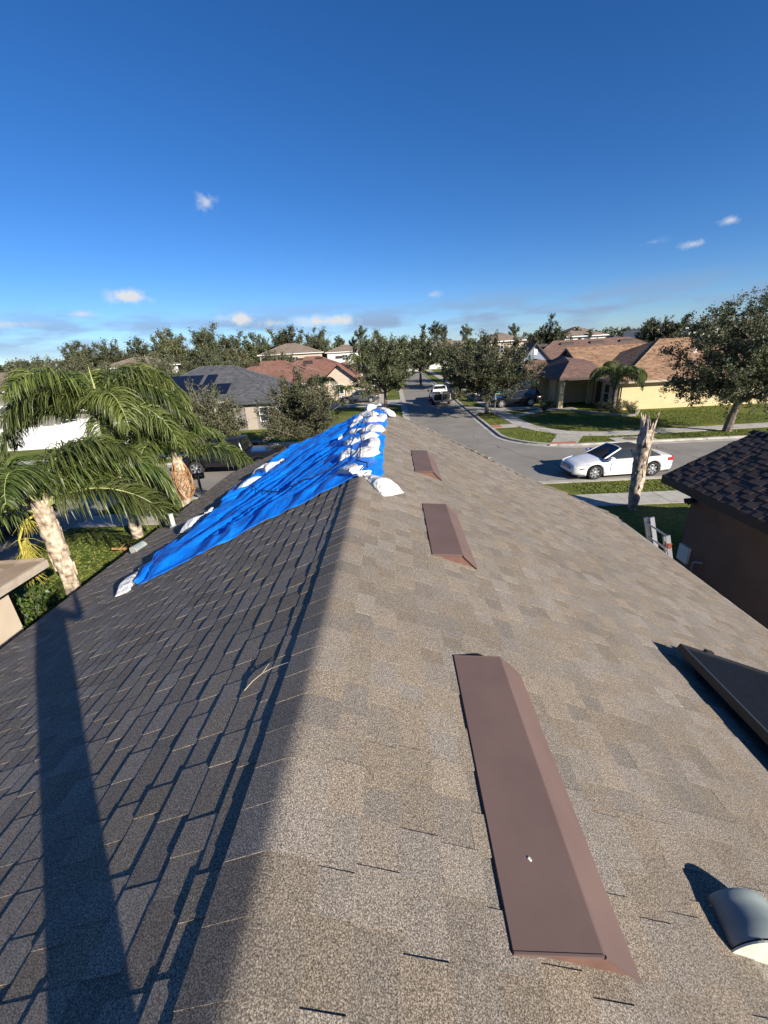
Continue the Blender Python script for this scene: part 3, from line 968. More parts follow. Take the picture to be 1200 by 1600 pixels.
        for ya in (.012, L - .012):
            e = MB()
            pr_ = [(.004, .0), (.004, .008), (.245, .090), (.408, .016), (.408, .0)]
            v = [M4 @ Vector((a, ya - .003, b)) for a, b in pr_] + [M4 @ Vector((a, ya + .003, b)) for a, b in pr_]
            e.add(v, ((0, 1, 2, 3, 4), (9, 8, 7, 6, 5), (0, 5, 6, 1), (1, 6, 7, 2), (2, 7, 8, 3), (3, 8, 9, 4)))
            e.build('end_cap', M['vent_under'], body)
    vent(.625, 1.84, .748, 'brown metal roof vent nearest the camera')
    vent(3.07, 4.28, .738, 'brown metal roof vent in the middle of the row')
    vent(5.58, 6.86, .722, 'brown metal roof vent farthest along the ridge')
    # bird dropping on the near vent
    M4 = slope_matrix(1, .748, .625)
    b = MB()
    for q in range(2):
        c = M4 @ Vector((.110 + q * .004, .235 - q * .005, .015 + .110 * .331 + .001))
        b.loft([[c + Vector((math.cos(a) * r_, math.sin(a) * r_, z)) * .8 for a in [k * math.tau / 7 for k in range(7)]] for r_, z in ((.007, 0), (.006, .002), (.002, .003))])
    b.build('bird_dropping', M['stucco_white'], h, True)

    # ---- hooded pipe vent, lower right
    def hood(side, u, y, rz, L, rad, lab):
        M4 = slope_matrix(side, u, y) @ Matrix.Rotation(rz, 4, 'Z')
        b = MB()
        rings = []
        for yy, k in ((0, 1.0), (.02, 1.04), (.05, 1.0), (L * .6, .96), (L - .03, .93), (L - .012, .96), (L, .93)):
            rings.append([M4 @ Vector((math.cos(R(a)) * rad * k, yy, max(0.0, math.sin(R(a))) * rad * k + .01)) for a in range(-10, 191, 10)])
        b.loft(rings, 0, closed=False, cap=False)
        body = b.build('hood_vent', M['galv'], h, True)
        tag(body, lab)
        e = MB()
        # front flange plate with a torn notch, back plate
        for yy, th in ((-.006, .006),):
            pts = [(math.cos(R(a)) * rad * 1.05, math.sin(R(a)) * rad * 1.05 + .006) for a in range(0, 181, 9)]
            pts = pts[:1] + pts[1:] + [(-rad * .95, .0), (.12 * rad, -.0), (.25 * rad, rad * .42), (.42 * rad, rad * .42), (.5 * rad, 0.0)]
            v = [M4 @ Vector((a, yy, b_)) for a, b_ in pts] + [M4 @ Vector((a, yy - th, b_)) for a, b_ in pts]
            n = len(pts)
            e.add(v, [tuple(range(n)), tuple(range(n, 2 * n))[::-1]] + [(i, n + i, n + (i + 1) % n, (i + 1) % n) for i in range(n)])
        e.build('flange', M['galv_pale'], body)
        e = MB()
        pts = [(math.cos(R(a)) * rad * .92, math.sin(R(a)) * rad * .92 + .008) for a in range(0, 181, 12)]
        v = [M4 @ Vector((a, L - .008, b_)) for a, b_ in pts]
        e.add(v, [tuple(range(len(pts)))])
        e.build('end_cap', M['galv'], body)
    hood(1, 1.735, .755, R(-4), .145, .118, 'weathered hooded pipe vent with pale flange, low on the sunny slope')
    hood(-1, 4.80, 6.55, R(155), .22, .11, 'small galvanised hooded vent by the left eave')
    p = MB()
    q = rp(-1, 4.42, 7.35)
    p.tube([q - Vector((0, 0, .05)), q + Vector((0, 0, .27))], .042, 12, 0)
    pp = p.build('vent_pipe', M['pvc'], h, True)
    p = MB()
    p.tube([q - Vector((0, 0, .03)), q + Vector((0, 0, .05))], [.09, .048], 12, 0)
    p.build('flashing', M['galv'], pp)

    # ---- black ribbed panel on stand-offs
    u0 = 2.79; M4 = slope_matrix(1, u0, 0)
    b = MB()
    b.box(0, 1.30, .35, 2.66, .085, .120, 0, M4)
    pan = b.build('solar_panel', M['pv'], h, True)
    tag(pan, 'black ribbed panel standing off the sunny slope')
    rb = MB()
    k = 0
    while .03 + k * .022 < 1.26:
        rb.box(.03 + k * .022, .03 + k * .022 + .012, .37, 2.64, .119, .126, 0, M4)
        k += 1
    rb.build('rib', M['pv'], pan)
    fr = MB()
    fr.box(-.012, .012, .338, 2.672, .078, .134, 0, M4); fr.box(1.288, 1.312, .338, 2.672, .078, .134, 0, M4)
    fr.box(.012, 1.288, 2.648, 2.672, .078, .134, 0, M4); fr.box(.012, 1.288, .338, .362, .078, .134, 0, M4)
    fr.build('frame', M['pv_frame'], pan)
    st = MB()
    for a in (.12, .65, 1.18):
        for yy in (.5, 1.5, 2.5): st.box(a - .02, a + .02, yy - .02, yy + .02, .0, .086, 0, M4)
    st.build('stand_off', M['pv_frame'], pan)
    cl_ = MB(); cl_.box(.22, .29, 2.66, 2.69, .1, .15, 0, M4)
    cl_.build('clamp', M['pv_frame'], pan)


build_house()

# ================================================================== TARP, SANDBAGS
U_LOW = [(4.0, 2.95), (4.5, 3.02), (5.1, 3.18), (5.9, 2.86), (6.6, 2.95), (7.3, 3.05), (8.0, 3.22), (8.8, 2.95), (9.6, 2.72), (10.4, 2.62), (12.5, 2.6)]


def interp(t, x):
    for (a, ya), (b, yb) in zip(t, t[1:]):
        if x <= b: return ya + (yb - ya) * max(0, x - a) / (b - a)
    return t[-1][1]


def rp_signed(u, y, h):
    """u<0: sunny slope, u>0: shady slope; rounded over the ridge"""
    side = 1 if u < 0 else -1
    p = rp(side, abs(u), y, h)
    k = max(0, 1 - abs(u) / .14)
    p.z -= .030 * k * k
    return p


def tarp_h(u, y, t, s):
    q = .83 * u + .56 * y; r_ = -.56 * u + .83 * y
    w = 0
    n1 = noise.noise(Vector((q * 1.9, r_ * .22, 1.3)))
    n2 = noise.noise(Vector((q * 4.6 + .6 * n1, r_ * .34, 4.1)))
    n3 = noise.noise(Vector((u * .9, y * 1.9, 9.2)))
    n4 = noise.noise(Vector((q * 11, r_ * .9, 2.2)))
    n5 = noise.noise(Vector((u * 14, y * 14, 7.7)))
    amp = min(1, abs(u) / .5) * .7 + .3
    n6 = noise.noise(Vector((q * 3.0 + 1.3 * n3, r_ * .3 - 2, 6.1)))
    n7 = noise.noise(Vector((q * 15 + 2 * n2, r_ * .7 + 3, 3.3))); n8 = noise.noise(Vector((q * 7 - u * 3, r_ * 2.4, 5.5)))
    w = (1 - abs(n1) * 2.6) * .056 + (1 - abs(n2) * 3.2) * .036 + (.5 - abs(n6) * 3) * .052 + n3 * .03 + n4 * .012 + (.4 - abs(n7) * 2.2) * .012 + (.4 - abs(n8) * 2.4) * .006 + n5 * .002
    h = .030 + max(-.018, .72 * w * amp) + .022
    if t > .86 and u > 0: h += .075 * math.sin(math.pi * (t - .86) / .14) * (.55 + .9 * noise.noise(Vector((y * 2.2, 3, 1))))
    if t > .985: h = max(.012, h * .3)
    e = min(s, 1 - s)
    if e < .05: h = .012 + (h - .012) * (.35 + .65 * e / .05)
    return max(.024, h)


def build_tarp():
    NS, NT = 200, 110
    mb = MB()
    V = []
    for i in range(NS + 1):
        s = i / NS
        for j in range(NT + 1):
            t = j / NT
            y_near = 4.52 - .36 * min(1, max(0, t * 1.2 - .1)) + .035 * math.sin(t * 17) + .05 * noise.noise(Vector((t * 6, 1, 1)))
            y_far = 10.45 + .35 * t
            y = y_near + (y_far - y_near) * s
            ul = interp(U_LOW, y) + .07 * noise.noise(Vector((y * 2.7, 5, 2)))
            ur = -(.235 + .06 * noise.noise(Vector((y * 1.6, 8, 3))) - (.17 if 7.0 < y < 7.9 else 0) * .5)
            if y < 4.75: ur = ur * .9
            u = ur + (ul - ur) * t
            V.append(rp_signed(u, y, tarp_h(u, y, t, s)))
    F = []
    W = NT + 1
    for i in range(NS):
        for j in range(NT):
            F.append((i * W + j, i * W + j + 1, (i + 1) * W + j + 1, (i + 1) * W + j))
    mb.add(V, F, 0, 0, True)
    # a folded-back flap near the lower edge
    o = mb.build('tarp', M['tarp'])
    sol = o.modifiers.new('thick', 'SOLIDIFY'); sol.thickness = .004; sol.offset = -1
    tag(o, 'wrinkled blue tarp draped over the ridge and the shady roof slope', 'tarp')
    # flaps of loose tarp bunched at its lower edge
    for (ua, ya, ub, yb, ww, sd) in ((3.02, 4.25, 3.2, 5.5, .16, 1), (3.0, 6.9, 3.32, 8.3, .13, 2), (2.75, 8.5, 2.6, 9.6, .13, 3)):
        f = MB(); rings = []
        for k in range(15):
            q = k / 14
            u = ua + (ub - ua) * q; y = ya + (yb - ya) * q
            r_ = ww * (.45 + .55 * math.sin(math.pi * min(1, q * .9 + .05))) * (.8 + .5 * noise.noise(Vector((q * 6, sd, 1))))
            ring = []
            for a in range(12):
                an = a * math.tau / 12
                rr = r_ * (1 + .3 * noise.noise(Vector((math.cos(an) * 1.6, math.sin(an) * 1.6 + sd, q * 4))))
                ring.append(rp(-1, u + math.cos(an) * rr * .8, y, max(.006, .05 + math.sin(an) * rr * .55)))
            rings.append(ring)
        f.loft(rings)
        f.build('tarp_roll', M['tarp'], o)
    # ropes
    r_ = MB()
    pts = []
    for k in range(40):
        q = k / 39
        y = 4.55 + 5.2 * q
        u = -.02 + .10 * math.sin(q * 3.0) + .02 * math.sin(q * 21)
        pts.append(rp_signed(u, y, .14 + .03 * math.sin(q * 37)))
    r_.tube(pts, .008, 6)
    tag(r_.build('rope', M['rope']), 'black rope laid over the sandbags along the ridge', 'rope')
    r_ = MB(); pts = []
    for k in range(16):
        q = k / 15
        u = .25 + 2.25 * q; y = 5.35 + 1.9 * q ** 1.6 - .5 * math.sin(math.pi * q)
        pts.append(rp(-1, u, y, max(tarp_h(u + a, y + b, .5, .3) for a, b in ((0, 0), (.07, 0), (-.07, 0), (0, .1), (0, -.1))) + .012))
    r_.tube(pts, .007, 6)
    tag(r_.build('rope', M['rope']), 'thin dark rope slack across the blue tarp', 'rope')


build_tarp()


def sandbag(P0, P1, width, thick, label, seed, neck=0.0, sag=0.0, nrm=Vector((-.2, 0, 1))):
    """filled sack lying from P0 to P1; neck: length of the tied, puckered mouth beyond P1"""
    rng = random.Random(seed)
    P0 = Vector(P0); P1 = Vector(P1)
    d = P1 - P0; L = d.length; d.normalize()
    nrm = (nrm - d * nrm.dot(d)).normalized(); sd = d.cross(nrm)
    base = P0.lerp(P1, .5)
    root = thing('sandbag', label, 'sandbag', base, 0, 'white sandbags holding down the tarp')
    mb = MB(); rings = []
    n, m = 22, 20
    for i in range(n + 1):
        q = i / n
        e = abs(2 * q - 1)
        wv = width / 2 * (.74 + .22 * (1 - e ** 3)) * (1 + .08 * e ** 10)
        tv = thick / 2 * (1 - e ** 2.6) ** .75 if e < 1 else 0
        if neck:
            wv = width / 2 * (1.0 - .74 * q ** 1.7) * (1 + .06 * max(0, 1 - q / .08))
            if q > .5: tv = thick / 2 * (1 - .6 * ((q - .5) / .5) ** 1.2)
        wv = max(wv, .02); tv = max(tv, .007)
        c = P0 + d * (L * q) - nrm * (sag * (1 - (2 * q - 1) ** 2)) + nrm * tv * .55
        ring = []
        for a in range(m):
            an = a * math.tau / m
            ca, sa = math.cos(an), math.sin(an)
            x = math.copysign(abs(ca) ** .62, ca) * wv; z = math.copysign(abs(sa) ** .9, sa) * tv
            if z < 0: z *= .55
            k = .20 * noise.noise(Vector((q * 3.2 + seed * 3.1, ca * 1.2, sa * 1.2))) + .11 * noise.noise(Vector((q * 9 + seed, ca * 3, sa * 3)))
            pk = .22 * math.sin(an * 5 + seed) * (max(0, q - .45) if neck else max(0, e - .6))
            x *= 1 + k + pk; z *= 1 + k * 1.3 + pk
            ring.append(c + sd * x + nrm * z - base)
        rings.append(ring)
    mb.loft(rings)
    b = mb.build('sack', M['bag'], root)
    sm = b.modifiers.new('sub', 'SUBSURF'); sm.levels = 1; sm.render_levels = 1
    if neck:
        nb = MB(); rings = []
        for i in range(8):
            q = i / 7
            r_ = (.034 + .02 * abs(q - .25) if q < .4 else .038 + .07 * (q - .4)) * (width / .32)
            c = P1 + d * (neck * q) + nrm * (.05 - .02 * q)
            ring = []
            for a in range(14):
                an = a * math.tau / 14
                k = 1 + .22 * math.sin(an * 3 + seed + q * 2) * q
                ring.append(c + sd * (math.cos(an) * r_ * k * 1.3) + nrm * (math.sin(an) * r_ * k * .7) - base)
            rings.append(ring)
        nb.loft(rings)
        nb.build('tied_neck', M['bag'], root)
        tb = MB(); c = P1 + d * (neck * .2) + nrm * .045 - base
        tb.loft([[c + d * yy + sd * math.cos(a * .6283) * .046 * (width / .32) + nrm * math.sin(a * .6283) * .03 * (width / .32) for a in range(10)] for yy in (-.008, .008)])
        tb.build('tie', M['rope'], root)
    return root


def build_sandbags():
    S = rp_signed
    h0 = .055
    L = 'L'
    bags = [  # (u,y) start -> (u,y) end, width, thickness, neck, label
        ((.30, 10.30), (.02, 10.42), .26, .22, .12, 'small upright sandbag knotted at the far end of the ridge'),
        ((.52, 9.72), (.06, 9.62), .30, .15, .0, 'long sandbag second from the far end, left of the ridge'),
        ((.56, 9.28), (.26, 9.20), .32, .15, .0, 'square sandbag third from the far end, left of the rope'),
        ((.24, 9.24), (-.02, 9.12), .26, .14, .0, 'stubby sandbag third from the far end, touching the rope'),
        ((.54, 8.55), (.24, 8.50), .32, .16, .0, 'plump sandbag fourth from the far end, left of the rope'),
        ((.22, 8.46), (-.08, 8.32), .34, .17, .0, 'plump sandbag fourth from the far end, right of the rope'),
        ((-.10, 8.35), (-.15, 9.25), .20, .13, .0, 'narrow sandbag lying lengthwise on the sunny side near the far end'),
        ((-.05, 10.02), (-.38, 9.62), .26, .16, .0, 'sandbag drooping over the far sunny edge of the ridge'),
        ((.20, 7.55), (.54, 7.72), .30, .15, .12, 'sandbag with a ragged knot on its left end, fifth row'),
        ((.17, 7.50), (-.16, 7.25), .36, .17, .0, 'big sandbag bulging right of the rope, fifth row'),
        ((.46, 6.66), (.19, 6.74), .46, .15, .0, 'broad flat sandbag sixth from the far end, left of the rope'),
        ((.17, 6.74), (-.05, 6.58), .36, .15, .0, 'sandbag sixth from the far end, right of the rope'),
        ((-.05, 5.62), (-.06, 6.55), .20, .13, .0, 'narrow sandbag lying lengthwise between the sixth and seventh rows'),
        ((.43, 5.75), (.17, 5.78), .46, .15, .0, 'wide sandbag nearest but two, left of the rope'),
        ((.15, 5.72), (-.09, 5.42), .36, .15, .0, 'sandbag nearest but two, right of the rope'),
        ((.24, 5.05), (.05, 4.66), .28, .11, .03, 'upright white sandbag at the near end of the row, tied by the rope'),
        ((-.40, 4.24), (-.06, 4.52), .36, .17, .05, 'large full sandbag in front, fanned out on the bare shingles'),
        ((2.62, 8.35), (2.30, 8.62), .30, .16, .10, 'crumpled sandbag at the lower far corner of the tarp'),
        ((3.02, 8.75), (2.72, 9.25), .22, .12, .0, 'sandbag mostly wrapped in tarp at the lower far corner'),
        ((2.90, 7.45), (2.55, 7.95), .20, .12, .0, 'narrow sandbag rolled into the lower edge of the tarp'),
        ((3.42, 6.15), (3.28, 6.72), .27, .15, .17, 'loose sandbag with a tied top lying below the tarp'),
        ((3.18, 4.12), (3.36, 4.78), .19, .12, .13, 'long thin sandbag at the lowest near corner of the tarp'),
    ]
    for i, (a, b, w, th, nk, lab) in enumerate(bags):
        low = min(abs(a[0]), abs(b[0])) > 1
        hh = .012 if (low and i in (20, 21)) or i == 16 else h0
        side = -1 if (a[0] + b[0]) > 0 else 1
        nrm = Vector((side * SP * .6, 0, CP))
        sandbag(S(a[0], a[1], hh), S(b[0], b[1], hh), w * .96, th * 1.05, lab, i + 1, nk, 0.025 if not low else 0.0, nrm)


build_sandbags()


def small_roof_things():
    # dry twig on the shady slope
    t = MB()
    a = [rp(-1, .385, 1.49, .012), rp(-1, .345, 1.525, .020), rp(-1, .30, 1.555, .022), rp(-1, .24, 1.57, .02), rp(-1, .15, 1.556, .026)]
    t.tube(a, [.0022, .0021, .002, .0016, .001], 6)
    t.tube([a[2], rp(-1, .27, 1.60, .03)], [.0016, .001], 5)
    tag(t.build('twig', M['trim_tan']), 'pale dry twig lying on the shady slope near the ridge', 'twig')


small_roof_things()


# ================================================================== OTHER HOUSES
def hip_planes(x0, x1, y0, y1, ze, sl):
    w, d = x1 - x0, y1 - y0
    if w >= d:
        r = d / 2; zr = ze + sl * r; ym = (y0 + y1) / 2
        a, b = (x0 + r, ym, zr), (x1 - r, ym, zr)
        return [[(x0, y0, ze), (x1, y0, ze), b, a], [(x1, y1, ze), (x0, y1, ze), a, b], [(x0, y1, ze), (x0, y0, ze), a], [(x1, y0, ze), (x1, y1, ze), b]]
    r = w / 2; zr = ze + sl * r; xm = (x0 + x1) / 2
    a, b = (xm, y0 + r, zr), (xm, y1 - r, zr)
    return [[(x0, y0, ze), (x1, y0, ze), a], [(x1, y1, ze), (x0, y1, ze), b], [(x0, y1, ze), (x0, y0, ze), a, b], [(x1, y0, ze), (x1, y1, ze), b, a]]


def roof_part(planes, mat, parent, name='roof', th=.10, cap=True, oy=0.0):
    mb = MB()
    for p in planes: mb.plate([(q[0], q[1], q[2]) for q in p], th)
    o = mb.build(name, mat, parent, True)
    if cap:
        # ridge and hip caps: edges shared by two planes
        seen = {}
        for p in planes:
            for i in range(len(p)):
                k = tuple(sorted((tuple(round(c, 3) for c in p[i]), tuple(round(c, 3) for c in p[(i + 1) % len(p)]))))
                seen[k] = seen.get(k, 0) + 1
        c = MB()
        for (a, b), n in seen.items():
            if n > 1 and (Vector(a) - Vector(b)).length > .1:
                c.tube([Vector(a) + Vector((0, 0, -.015)), Vector(b) + Vector((0, 0, -.015))], .06, 6, smooth=False)
        if c.v: c.build('ridge_cap', mat, o)
    return o


def fascia_part(x0, x1, y0, y1, ze, mat, parent, h=.17):
    f = MB()
    t = .03
    f.box(x0 - t, x1 + t, y0 - t, y0, ze - h, ze - .015); f.box(x0 - t, x1 + t, y1, y1 + t, ze - h, ze - .015)
    f.box(x0 - t, x0, y0, y1, ze - h, ze - .015); f.box(x1, x1 + t, y0, y1, ze - h, ze - .015)
    s = f.build('fascia', mat, parent, True)
    g = MB(); g.box(x0, x1, y0, y1, ze - .16, ze - .13)
    g.build('soffit', mat, parent, True)
    return s


def window_part(parent, face, c, w, z0, z1, frame='trim_white', bars=1):
    """face: '-y','+x','-x'; c = (x,y) of the centre on the wall plane"""
    o = {'-y': Matrix.Translation((c[0], c[1], 0)), '-x': Matrix.Translation((c[0], c[1], 0)) @ Matrix.Rotation(R(-90), 4, 'Z'), '+x': Matrix.Translation((c[0], c[1], 0)) @ Matrix.Rotation(R(90), 4, 'Z')}[face]
    f = MB(); t = .07
    f.box(-w / 2 - t, w / 2 + t, -.05, .02, z0 - t, z0, 0, o); f.box(-w / 2 - t, w / 2 + t, -.05, .02, z1, z1 + t, 0, o)
    f.box(-w / 2 - t, -w / 2, -.05, .02, z0, z1, 0, o); f.box(w / 2, w / 2 + t, -.05, .02, z0, z1, 0, o)
    for k in range(bars):
        x = -w / 2 + w * (k + 1) / (bars + 1)
        f.box(x - .02, x + .02, -.035, .01, z0, z1, 0, o)
    f.box(-w / 2, w / 2, -.034, .01, (z0 + z1) / 2 - .02, (z0 + z1) / 2 + .02, 0, o)
    fo = f.build('window', M[frame], parent, True)
    p = MB(); p.box(-w / 2, w / 2, -.012, -.004, z0, z1, 0, o)
    po = p.build('pane', M['glass'], fo)
    return fo


def garage_door(parent, face, c, w, h, mat='door'):
    o = {'-y': Matrix.Translation((c[0], c[1], 0)), '-x': Matrix.Translation((c[0], c[1], 0)) @ Matrix.Rotation(R(-90), 4, 'Z'), '+x': Matrix.Translation((c[0], c[1], 0)) @ Matrix.Rotation(R(90), 4, 'Z')}[face]
    d = MB(); d.box(-w / 2, w / 2, -.03, .0, .1, h, 0, o)
    n = 4
    do = d.build('garage_door', M[mat], parent, True)
    p = MB()
    for r_ in range(n):
        for k in range(4):
            x0 = -w / 2 + w * k / 4 + .08; x1 = -w / 2 + w * (k + 1) / 4 - .08
            z0 = .1 + (h - .1) * r_ / n + .06; z1 = .1 + (h - .1) * (r_ + 1) / n - .06
            p.box(x0, x1, -.045, -.03, z0, z1, 0, o)
    p.build('door_panel', M[mat], do)
    return do


def box_house(name, label, x0, x1, y0, y1, ze, sl, wall, roof, trim='trim_white', oh=.45, wins=(), group=None, vents=0, gd=None):
    t = thing(name, label, 'house', ((x0 + x1) / 2, (y0 + y1) / 2, 0), 0, group)
    w = MB(); w.box(x0, x1, y0, y1, 0, ze - .13)
    w.build('wall', M[wall], t, True)
    pl_ = hip_planes(x0 - oh, x1 + oh, y0 - oh, y1 + oh, ze, sl)
    ro = roof_part(pl_, M[roof], t)
    fascia_part(x0 - oh, x1 + oh, y0 - oh, y1 + oh, ze, M[trim], t)
    for wv in wins: window_part(t, *wv)
    if gd: garage_door(t, *gd)
    if vents:
        zr = max(q[2] for p in pl_ for q in p); ym = (y0 + y1) / 2
        for k in range(vents):
            v = MB(); xx = x0 + (x1 - x0) * (.3 + .5 * k / max(1, vents - 1))
            yy = ym - .9; zz = zr - .9 * sl
            v.add([(xx, yy, zz + .22), (xx + 1.3, yy, zz + .22), (xx + 1.3, yy - .35, zz - .1), (xx, yy - .35, zz - .1), (xx, yy, zz - .05), (xx + 1.3, yy, zz - .05), (xx + 1.3, yy - .35, zz - .25), (xx, yy - .35, zz - .25)],
                  ((0, 3, 2, 1), (4, 5, 6, 7), (0, 1, 5, 4), (1, 2, 6, 5), (2, 3, 7, 6), (3, 0, 4, 7)))
            v.build('roof_vent', M['trim_dark'], t, True)
    return t


# ---- neighbour on the right: dark shingles, brown stucco
def build_right_house():
    ex, ez, ry, sl = 6.92, 2.45, 10.32, .5
    rx = 8.98; rz = ez + (rx - ex) * sl
    t = thing('brown_house', 'brown stucco house with dark shingle roof, in shade on the right', 'house', (9.3, 3, 0))
    w = MB(); w.box(7.5, 14, -8, 9.95, 0, 2.38)
    w.add([(7.5, 9.94, 2.38), (10.5, 9.94, 2.38), (8.98, 9.94, rz - .2)], ((0, 1, 2),))
    w.build('wall', M['stucco_brown'], t, True)
    d = MB()
    d.plate([(ex, -8, ez - .01), (ex, ry, ez - .01), (rx, ry, rz - .01), (rx, -8, rz - .01)], .14)
    d.plate([(rx, -8, rz - .01), (rx, ry, rz - .01), (rx + 6, ry, rz - 2.0), (rx + 6, -8, rz - 2.0)], .14)
    d.build('roof_deck', M['roof_felt'], t, True)
    f = MB(); f.box(ex - .03, ex, -8, ry + .03, ez - .2, ez - .004)
    for a, b in (((ex, ez), (rx, rz)), ((rx, rz), (rx + 6, rz - 2.0))):
        f.add([(a[0], ry, a[1] + .0), (b[0], ry, b[1] + .0), (b[0], ry + .03, b[1] + .0), (a[0], ry + .03, a[1] + .0), (a[0], ry, a[1] - .2), (b[0], ry, b[1] - .2), (b[0], ry + .03, b[1] - .2), (a[0], ry + .03, a[1] - .2)],
              ((0, 3, 2, 1), (4, 5, 6, 7), (0, 1, 5, 4), (1, 2, 6, 5), (2, 3, 7, 6), (3, 0, 4, 7)))
    f.box(ex, 7.5, -8, ry, ez - .2, ez - .17)
    f.build('fascia', M['trim_dark'], t, True)
    c = 1 / math.hypot(1, sl); s_ = sl * c
    U = (rx - ex) / c

    def mo(u, y):
        o = Vector((rx - u * c, y, rz - u * s_))
        eu = Vector((-c, 0, -s_)); en = Vector((-s_, 0, c)); ey = Vector((0, -1, 0))
        return Matrix(((eu.x, ey.x, en.x, o.x), (eu.y, ey.y, en.y, o.y), (eu.z, ey.z, en.z, o.z), (0, 0, 0, 1)))

    def mo2(u, y):
        o = Vector((rx + u * .949, y, rz - u * .316))
        eu = Vector((.949, 0, -.316)); en = Vector((.316, 0, .949)); ey = Vector((0, 1, 0))
        return Matrix(((eu.x, ey.x, en.x, o.x), (eu.y, ey.y, en.y, o.y), (eu.z, ey.z, en.z, o.z), (0, 0, 0, 1)))
    a = lay_shingles(t, M['darkshingle'], mo, U, -8, lambda u: ry + .02, .150, 0, seed=5, widths=(.20, .27, .33), thick=(.008, .017))
    b = lay_shingles(t, M['darkshingle'], mo2, 3.0, 3, lambda u: ry + .02, .150, 0, seed=6, widths=(.27, .33), thick=(.006, .013))
    shingle_parts(t, M['darkshingle'], [(mo, a), (mo2, b)], 260)
    rc = MB(); rng = random.Random(3)
    y = -8
    while y < ry:
        rc.add([(rx - .13, y, rz - .045), (rx, y, rz + .03), (rx + .13, y, rz - .025), (rx + .13, y + .2, rz - .033), (rx, y + .2, rz + .022), (rx - .13, y + .2, rz - .053)],
               ((0, 1, 4, 5), (1, 2, 3, 4), (0, 5, 4, 3), (0, 3, 2, 1)), 0, rng.random())
        y += .19
    tag(rc.build('ridge_cap', M['darkshingle'], t, True), kind='stuff')
    # wall lamp under the eave
    l = MB(); l.box(7.40, 7.5, 10.02 - .25, 10.12 - .25, 1.86, 1.98)
    l.tube([(7.42, 9.80, 1.92), (7.33, 9.86, 1.84)], [.05, .075], 10)
    l.tube([(7.42, 9.84, 1.92), (7.33, 9.94, 1.85)], [.05, .07], 10)
    l.build('wall_lamp', M['plastic'], t, True)
    u = MB(); u.box(7.44, 7.5, 9.55, 9.93, .22, .66)
    tag(u.build('utility_box', M['trim_white'], t, True), 'white rectangular cover low on the brown wall')
    p = MB(); p.tube([(7.36, 9.2, 0), (7.36, 9.22, .44), (7.38, 9.18, .49), (7.5, 9.1, .50)], .028, 10)
    p.build('conduit', M['alu_dark'], t, True)


build_right_house()


# ---- neighbour on the left: only its corner shows
def build_left_house():
    t = thing('cream_house', 'cream stucco house whose corner and eave show at the left edge', 'house', (-12, 0, 0))
    w = MB(); w.box(-19, -7.7, -14, 6.65, 0, 2.12)
    w.build('wall', M['stucco_cream'], t, True)
    pl_ = hip_planes(-19.5, -7.2, -14.5, 7.15, 2.28, .417)
    roof_part(pl_, M['r_tan'], t)
    fascia_part(-19.5, -7.2, -14.5, 7.15, 2.28, M['trim_tan'], t)


build_left_house()


# ---- yellow house across the street with the orange-brown roof
def rakes(t, xf, pts, mat):
    """barge boards down an open gable facing -x"""
    rk = MB()
    for (ya, za), (yb_, zb) in zip(pts, pts[1:]):
        rk.add([(xf - .03, ya, za + .01), (xf - .03, yb_, zb + .01), (xf, yb_, zb + .01), (xf, ya, za + .01), (xf - .03, ya, za - .24), (xf - .03, yb_, zb - .24), (xf, yb_, zb - .24), (xf, ya, za - .24)],
               ((0, 3, 2, 1), (4, 5, 6, 7), (0, 1, 5, 4), (1, 2, 6, 5), (2, 3, 7, 6), (3, 0, 4, 7)))
    rk.build('rake_board', mat, t, True)


